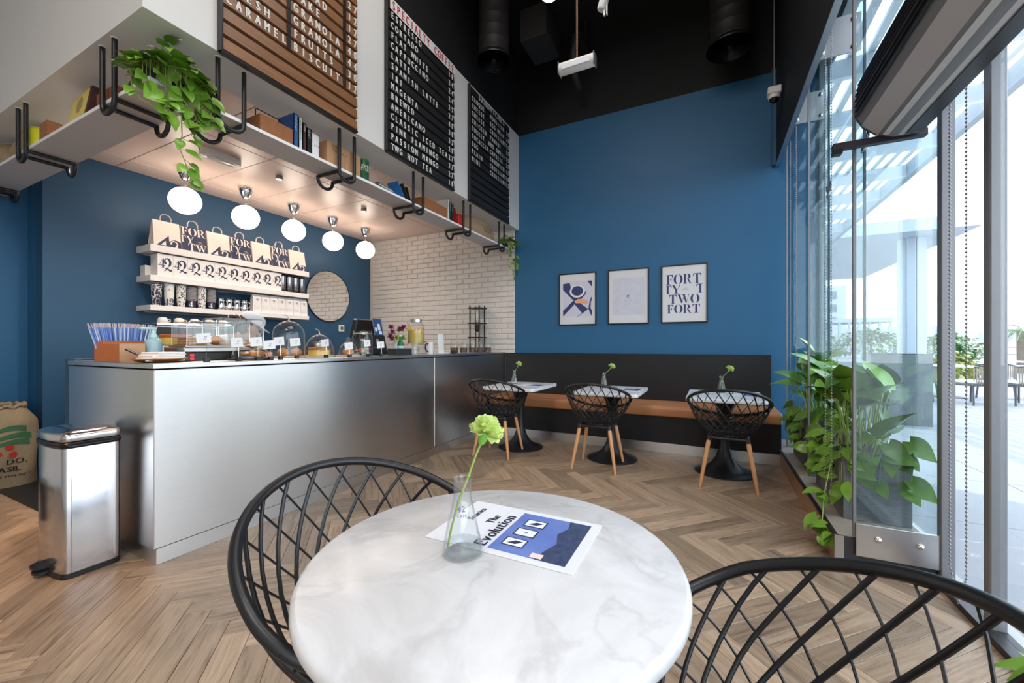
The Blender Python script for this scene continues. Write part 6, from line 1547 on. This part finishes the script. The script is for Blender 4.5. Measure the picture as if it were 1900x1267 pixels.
# ================================================================= planters between the glass fins
STONE = pm('grey_ribbed_planter', (128, 128, 130), .8, noise=(18, (98, 98, 100), .8), stretch=(1, 1, 3), bump=(30, .5))
BIG = [leaf_mesh('leaf', .23, .068, .30, .25, .10, LEAFD, 9), leaf_mesh('leaf', .20, .066, .25, .45, .12, LEAF, 9), leaf_mesh('leaf', .25, .076, .35, .15, .08, LEAF, 9)]
def planter(label, plabel, y0, y1, hgt, seed, nb, npo):
    zc = .1525
    t = thing('stone_planter', label, 'planter', (.83, y0, zc))
    d = y1 - y0; g = MB()
    g.box(-.15, .15, 0, .02, 0, hgt, .003).build('front_side', STONE, t); MB().box(-.15, .15, d - .02, d, 0, hgt, .003).build('back_side', STONE, t)
    MB().box(-.15, -.13, .02, d - .02, 0, hgt, .003).build('long_side', STONE, t); MB().box(.13, .15, .02, d - .02, 0, hgt, .003).build('long_side', STONE, t)
    MB().box(-.13, .13, .02, d - .02, hgt - .06, hgt - .03).build('soil', pm('dark_soil', (52, 40, 32), .95, bump=(60, .6)), t)
    p = thing('broadleaf_plant', plabel, 'plant', (.83, y0 + d / 2, zc + hgt - .03)); rr = random.Random(seed); st = MB()
    for i in range(nb):
        a = rr.uniform(0, 2 * PI); q = rr.uniform(.1, 1); h_ = rr.uniform(.14, .56) * (1.1 - .4 * q)
        base = Vector((rr.uniform(-.09, .09), rr.uniform(-d * .38, d * .38), 0)); tip = base + Vector((.10 * q * math.cos(a), .16 * q * math.sin(a), h_))
        tip.x = max(-.15, min(.13, tip.x)); tip.y = max(-d / 2 - .16, min(d / 2 + .0, tip.y))
        st.tube([base, base.lerp(tip, .5) + Vector((0, 0, .03)), tip], .004, 5)
        dr = Vector((math.cos(a) * .45, math.sin(a) * .8, rr.uniform(-.1, .95)))
        if tip.x > .03: dr.x = -abs(dr.x) * .5
        put_leaf(p, rr.choice(BIG), tip, dr, (rr.uniform(-.4, .2), -.4, 1), rr.uniform(.75, 1.05))
    for i in range(npo):
        side = rr.random(); 
        if side < .42: e = Vector((-.155, rr.uniform(-d / 2, d / 2), rr.uniform(-.22, .08))); dr = Vector((-.8, rr.uniform(-.6, .6), rr.uniform(-1, .3)))
        elif side < .85: e = Vector((rr.uniform(-.15, .14), -d / 2 - .02, rr.uniform(-.16, .12))); dr = Vector((rr.uniform(-.6, .6), -.8, rr.uniform(-1, .3)))
        else: e = Vector((rr.uniform(-.12, .12), rr.uniform(-d / 2, d / 2), rr.uniform(.02, .12))); dr = Vector((rr.uniform(-1, .4), rr.uniform(-1, 1), .2))
        b0 = Vector((e.x * .75, e.y * .85, .02)); st.tube([b0, b0.lerp(e, .5) + Vector((e.x * .12, e.y * .1, .04)), e], .0022, 4)
        put_leaf(p, rr.choice(POTHL), e, dr, (-.6, -.4, rr.uniform(.2, 1)), rr.uniform(.65, 1.05))
    st.build('stems', STEMG, p, 60)
    return p
pA = planter('long grey stone planter nearer the shopfront door', 'broad leaved plants and pothos in the planter nearer the door', 2.93, 3.60, .39, 3, 44, 66)
planter('long grey stone planter beside the bench end', 'broad leaved plants and pothos in the planter beside the bench', 3.82, 4.50, .42, 6, 40, 46)
g = MB(); rr = random.Random(4)
vp = [Vector(p) for p in [(-.14, -.22, .02), (-.20, -.30, -.06), (-.24, -.34, -.24), (-.265, -.42, -.37), (-.27, -.50, -.40)]]
g.tube(vp, .003, 5).build('trailing_vine', STEMG, pA, 60)
for k in range(12):
    i = rr.randrange(2, 5); q = vp[i] + Vector((rr.uniform(-.03, .03), rr.uniform(-.05, .05), rr.uniform(-.02, .05))); put_leaf(pA, rr.choice(POTHL), q, (rr.uniform(-1, .2), rr.uniform(-1, .6), rr.uniform(-.8, .2)), (-.5, -.3, 1), rr.uniform(.5, .85))

# ================================================================= outside: paved terrace, pergola, canopy, terrace furniture
PAVE = pm('pale_terrace_tile', (162, 161, 164), .6, noise=(1.5, (152, 151, 155), .8), var=.05, bump=(40, .05))
gd = struct(MB().box(1.03, 120, -30, 140, -.14, -.058).build('ground', pm('terrace_joint', (150, 148, 150), .8)), 'pale paved terrace outside the shopfront')
tile_me = MB().box(-.596, .596, -.596, .596, -.016, 0, .003).mesh('tile', PAVE, 0)
tiles = [(1.68 + 1.2 * i, -.4 + 1.2 * j) for i in range(14) for j in range(26)]
tiles = [p for p in tiles if proj(p[0] - .6, p[1] + .6, 0)[1] < 1960]
tiles.sort(key=lambda p: math.hypot(*p))
for x, y in tiles[:280]: link('tile', tile_me, gd, (x, y, -.045))
o = MB().box(1.04, 120, -30, 140, -.0605, -.0590).build('tile', PAVE, gd, 0); o['kind'] = 'stuff'
kb = struct(MB().box(1.035, 1.10, -3.2, YW, -.06, .002).build('kerb', pm('pale_sill_stone', (206, 202, 200), .6)))

# white slatted pergola over the terrace
WHB = pm('white_pergola_paint', (222, 226, 230), .5)
pg = thing('pergola', 'white slatted pergola fixed outside above the shopfront', 'pergola', (1.1, 2.0, 4.1))
for k in range(14):
    y = -2.6 + 1.25 * k
    MB().box(0, 1.95, y - .045, y + .045, 0, .20, .003).build('cross_beam', WHB, pg)
for k in range(11):
    MB().box(.06 + .175 * k, .13 + .175 * k, -4, 15, .205, .25, .002).build('slat', WHB, pg)
MB().box(1.95, 2.05, -4, 15, -.02, .22, .004).build('edge_beam', pm('grey_pergola_beam', (150, 160, 170), .5), pg)
MB().box(-.06, .02, -4, 15, -.02, .22, .004).build('wall_plate', WHB, pg)
# neighbouring flat canopy on a column
cn = thing('flat_canopy', 'pale flat roofed canopy on a broad column across the terrace', 'canopy', (8.27, 24.6, 0)); CANP = pm('pale_canopy_cladding', (196, 198, 206), .6)
for k in range(5): MB().box(1.58 - 2.6 * (k + 1) + .01, 1.58 - 2.6 * k - .01, -1.6, -1.5, 6.0, 6.53, .004).build('fascia_panel', CANP, cn)
MB().box(1.58 - 13, 1.58, -1.5, 13, 6.0, 6.5).build('roof_slab', CANP, cn); MB().box(-.33, -.02, -.3, .3, -.06, 6.0, .01).build('column_face', CANP, cn); MB().box(0, .33, -.3, .3, -.06, 6.0, .01).build('column_face', CANP, cn); MB().box(-.5, -.33, -.2, .3, -.06, 6.0, .01).build('column_side', CANP, cn)
# far pavilion
pv = thing('pavilion', 'low pale pavilion with slim columns far across the terrace', 'building', (21, 78, 0)); PVM = pm('pale_pavilion', (190, 194, 200), .7)
MB().box(-16, 3, 0, 9, 4.6, 5.2).build('roof', PVM, pv); MB().box(-16, -4, 1.5, 8, -.06, 4.6).build('wall', PVM, pv)
for k in range(6): MB().box(-3.4 + 1.2 * k, -3.1 + 1.2 * k, .3, .6, -.06, 4.6).build('column', PVM, pv)
for k in range(5): MB().box(-15 + 2.2 * k, -13.8 + 2.2 * k, 1.44, 1.5, 1.0, 3.6).build('window', pm('far_window_glass', (120, 134, 146), .2), pv)
bl = thing('apartment_block', 'pale multi storey block far behind the pavilion', 'building', (34, 110, 0)); MB().box(-30, -8, 0, 10, -.06, 14).build('wall', pm('pale_far_block', (208, 212, 216), .8), bl)
for r_ in range(3):
    for k in range(7): MB().box(-28.6 + 2.9 * k, -27 + 2.9 * k, -.08, 0, 5.5 + 2.8 * r_, 7.2 + 2.8 * r_).build('window', MATS['far_window_glass'], bl)
rw = thing('terrace_building', 'long low pale building on the horizon beyond the palm', 'building', (60, 140, 0)); MB().box(-30, 60, 0, 6, -.06, 6.0).build('wall', pm('hazy_far_wall', (214, 212, 218), .8), rw)
for k in range(22): MB().box(-28.5 + 3.9 * k, -26.5 + 3.9 * k, -.1, 0, 2.2, 4.2).build('window', pm('hazy_window', (180, 186, 196), .4), rw)
# greenery
def bush(label, loc, r, n, seed, s=1.0, mat=None):
    t = thing('terrace_bush', label, 'bush', loc); rr = random.Random(seed); g = MB(); base = leaf_mesh('leaf', .30 * s, .10 * s, .2, .3, 0, None if mat is None else mat, 3)
    pv_ = [tuple(v.co) for v in base.vertices]; pf = [tuple(p.vertices) for p in base.polygons]
    for i in range(n):
        a = rr.uniform(0, 6.28); e = rr.uniform(-.1, 1.5); q = rr.uniform(.6, 1.0)
        c = Vector((r[0] * q * math.cos(a) * math.cos(e), r[1] * q * math.sin(a) * math.cos(e), r[2] * (.15 + .85 * q * math.sin(max(0, e)))))
        M = Matrix.Translation(c) @ Matrix.Rotation(rr.uniform(0, 6.28), 4, 'Z') @ Matrix.Rotation(rr.uniform(-1, 1), 4, 'X')
        g.add([tuple(M @ Vector(v)) for v in pv_], pf)
    o = g.build('foliage', mat or LEAFD, t, 0); o['kind'] = 'stuff'
    MB().tube([(0, 0, -.05), (0, 0, r[2] * .8)], .05 * s, 6).build('stem', pm('bark', (110, 90, 70), .9), t); return t
PALEG = pm('hazy_hedge_leaf', (146, 164, 116), .7, var=.15)
bush('pale hedge beyond the terrace left of the column', (12.9, 47, -.05), (4.2, 1.5, 2.6), 900, 2, 1.3, PALEG); bush('second pale hedge further along beyond the terrace', (19.5, 52, -.05), (3.6, 1.5, 2.2), 700, 3, 1.3, PALEG)
bush('small round dark shrub beyond the terrace chairs', (8.2, 20.8, -.05), (.7, .7, 1.3), 420, 7, .6); bush('dry yellow grass clump before the dark shrub', (7.0, 18.0, -.05), (.6, .6, .95), 420, 8, .6, pm('dry_grass', (170, 170, 96), .8, var=.15))
pm_ = thing('palm_tree', 'short palm tree with rough trunk at the terrace edge', 'palm', (11.8, 24.8, -.05)); MB().tube([(0, 0, 0), (.02, 0, .5), (.0, .0, 1.1), (.03, 0, 1.75)], [.24, .21, .20, .23], 12).build('trunk', pm('palm_bark', (146, 132, 116), .9, noise=(9, (110, 98, 86), .8), bump=(20, .8)), pm_, 60)
rr = random.Random(9); FROND = pm('palm_frond', (122, 140, 92), .7, var=.12)
for k in range(17):
    a = 2 * PI * k / 17 + rr.uniform(-.1, .1); e = rr.uniform(.1, 1.2); L_ = rr.uniform(.9, 1.25); g = MB(); pts = []
    for i in range(8):
        t_ = i / 7; rad = L_ * t_ * math.cos(e * (1 - .3 * t_)); pts.append(Vector((rad * math.cos(a), rad * math.sin(a), 1.75 + L_ * t_ * math.sin(e) - .75 * t_ * t_)))
    g.tube(pts, .014, 4)
    for i in range(1, 8):
        d = (pts[i] - pts[i - 1]).normalized(); s_ = d.cross(Vector((0, 0, 1))).normalized()
        for sg in (-1, 1):
            for q in (0, .5): b0 = pts[i - 1].lerp(pts[i], q); e1 = b0 + s_ * sg * .20 + d * .16 - Vector((0, 0, .07)); g.add([b0 - d * .012, b0 + d * .012, e1], [(0, 1, 2)])
    g.build('frond', FROND, pm_, 0)
# terrace furniture
def rope_chair(label, loc, rz):
    t = thing('rope_armchair', label, 'chair', loc, rz, 'rope terrace armchairs'); RM = pm('grey_rope', (150, 138, 128), .85); FM = pm('charcoal_chair_frame', (72, 74, 80), .5)
    for sx in (-1, 1):
        for sy in (-1, 1): MB().tube([(sx * .25, sy * .22, .40), (sx * .29, sy * .26, 0)], .016, 6).build('leg', FM, t, 60)
    MB().box(-.28, .28, -.26, .26, .38, .42, .008).build('seat_frame', FM, t); MB().box(-.25, .25, -.23, .25, .42, .48, .02).build('seat_cushion', pm('pale_cushion', (206, 202, 198), .9), t)
    arcp = [(.30 * math.cos(a), -.02 + .28 * math.sin(a)) for a in [0.25 + (PI - .5) * -1 * i / 22 - .25 * 0 for i in range(23)]]
    top = [(x, y, .70 + .08 * max(0, -y / .3)) for x, y in arcp]
    MB().tube(top, .013, 6).build('top_rail', FM, t, 60)
    for i in range(0, 23):
        x, y, z = top[i]; MB().tube([(x, y, z), (x * .97, y * .97, .40)], .0095, 5).build('rope_strand', RM, t, 60)
    return t
c1 = rope_chair('grey rope armchair facing away beside the shopfront post', (4.75, 11.5, -.045), .5)
for lb, p, r_ in (('partly hidden behind the shopfront post', (5.75, 13.0, -.045), -.4), ('at the frame edge outside the door', (5.50, 11.75, -.045), .35), ('seen through the glass fin beyond the planter', (4.05, 11.9, -.045), -.5), ('further back between the fin and the post', (4.5, 13.8, -.045), 2.4)):
    dup(c1, 'grey rope armchair ' + lb, p, r_)
def ter_table(label, loc):
    t = thing('terrace_table', label, 'table', loc, 0, 'white terrace tables'); MB().box(-.4, .4, -.4, .4, .70, .735, .008).build('tabletop', WHITETOP, t); MB().box(-.03, .03, -.03, .03, .02, .70).build('post', DARKM, t); MB().box(-.25, .25, -.25, .25, 0, .02, .004).build('foot', DARKM, t); return t
tt = ter_table('white terrace table in front of the rope armchairs', (4.85, 12.75, -.045)); dup(tt, 'white terrace table at the frame edge beyond the door', (6.5, 12.9, -.045)); dup(tt, 'white terrace table further out on the terrace', (7.6, 17.0, -.045))
sp_ = thing('terrace_planter', 'tall dark grey planter box standing on the terrace', 'planter', (2.55, 8.2, -.045)); MB().box(-.35, .35, -.2, .2, 0, 1.05, .008).build('box', pm('dark_grey_planter', (110, 112, 118), .7), sp_); MB().box(-.33, .33, -.18, .18, 1.051, 1.06).build('soil', MATS['dark_soil'], sp_)
np_ = thing('potted_plant', 'green potted plant inside by the near shopfront edge', 'plant', (.86, 1.47, 0)); MB().lathe([(.09, 0), (.12, .12), (.125, .13)], 24).build('pot', BLACKM, np_, 50); rr = random.Random(1)
for k in range(26):
    a = rr.uniform(0, 6.28); tip = Vector((.07 * math.cos(a), .07 * math.sin(a), rr.uniform(.14, .34))); put_leaf(np_, rr.choice(POTHL), tip, (math.cos(a), math.sin(a), rr.uniform(-.3, .8)), (0, 0, 1), rr.uniform(.7, 1.1))
MB().tube([(0, 0, .12), (0, 0, .5), (.0, .05, .95)], .008, 6).build('stem', STEMG, np_)
for k in range(5): put_leaf(np_, POTHL[0], (0, .01 + .02 * k, .5 + .11 * k), (-.3 + .2 * k, 1 - 1.2 * (k % 2), .2), (0, 0, 1), .8)
fn = thing('terrace_railing', 'thin grey railing along the far terrace edge', 'railing', (15, 42, -.05), PI / 2); 
for zz in (.5, 1.0): MB().box(-.02, .02, -12, 14, zz, zz + .05).build('rail', GREYM, fn)
for k in range(14): MB().box(-.03, .03, -12 + 2 * k, -11.94 + 2 * k, 0, 1.05).build('post', GREYM, fn)
# leaf of a house plant at the left frame edge
hp = thing('house_plant', 'dark green house plant with long leaves by the left wall', 'plant', (-4.12, .52, 0)); MB().lathe([(.11, 0), (.14, .26), (.145, .28)], 24).build('pot', BLACKM, hp, 50); rr = random.Random(6)
lm = leaf_mesh('leaf', .30, .05, .2, .35, 0, LEAFD, 8)
for k in range(9):
    a = PI * 1.05 + PI * .9 * k / 8; hgt = .7 + .75 * rr.random(); tip = Vector((.08 * math.cos(a), .08 * math.sin(a), hgt)); MB().tube([(0, 0, .26), tip], .006, 5).build('stem', STEMG, hp); put_leaf(hp, lm, tip, (math.cos(a), math.sin(a), .1), (0, 0, 1), .9)
tip = Vector((.0, .12, 1.40)); MB().tube([(0, 0, .26), (.0, .03, .9), tip], .006, 5).build('stem', STEMG, hp); put_leaf(hp, lm, tip, (.15, 1, .16), (0, 0, 1), .85)
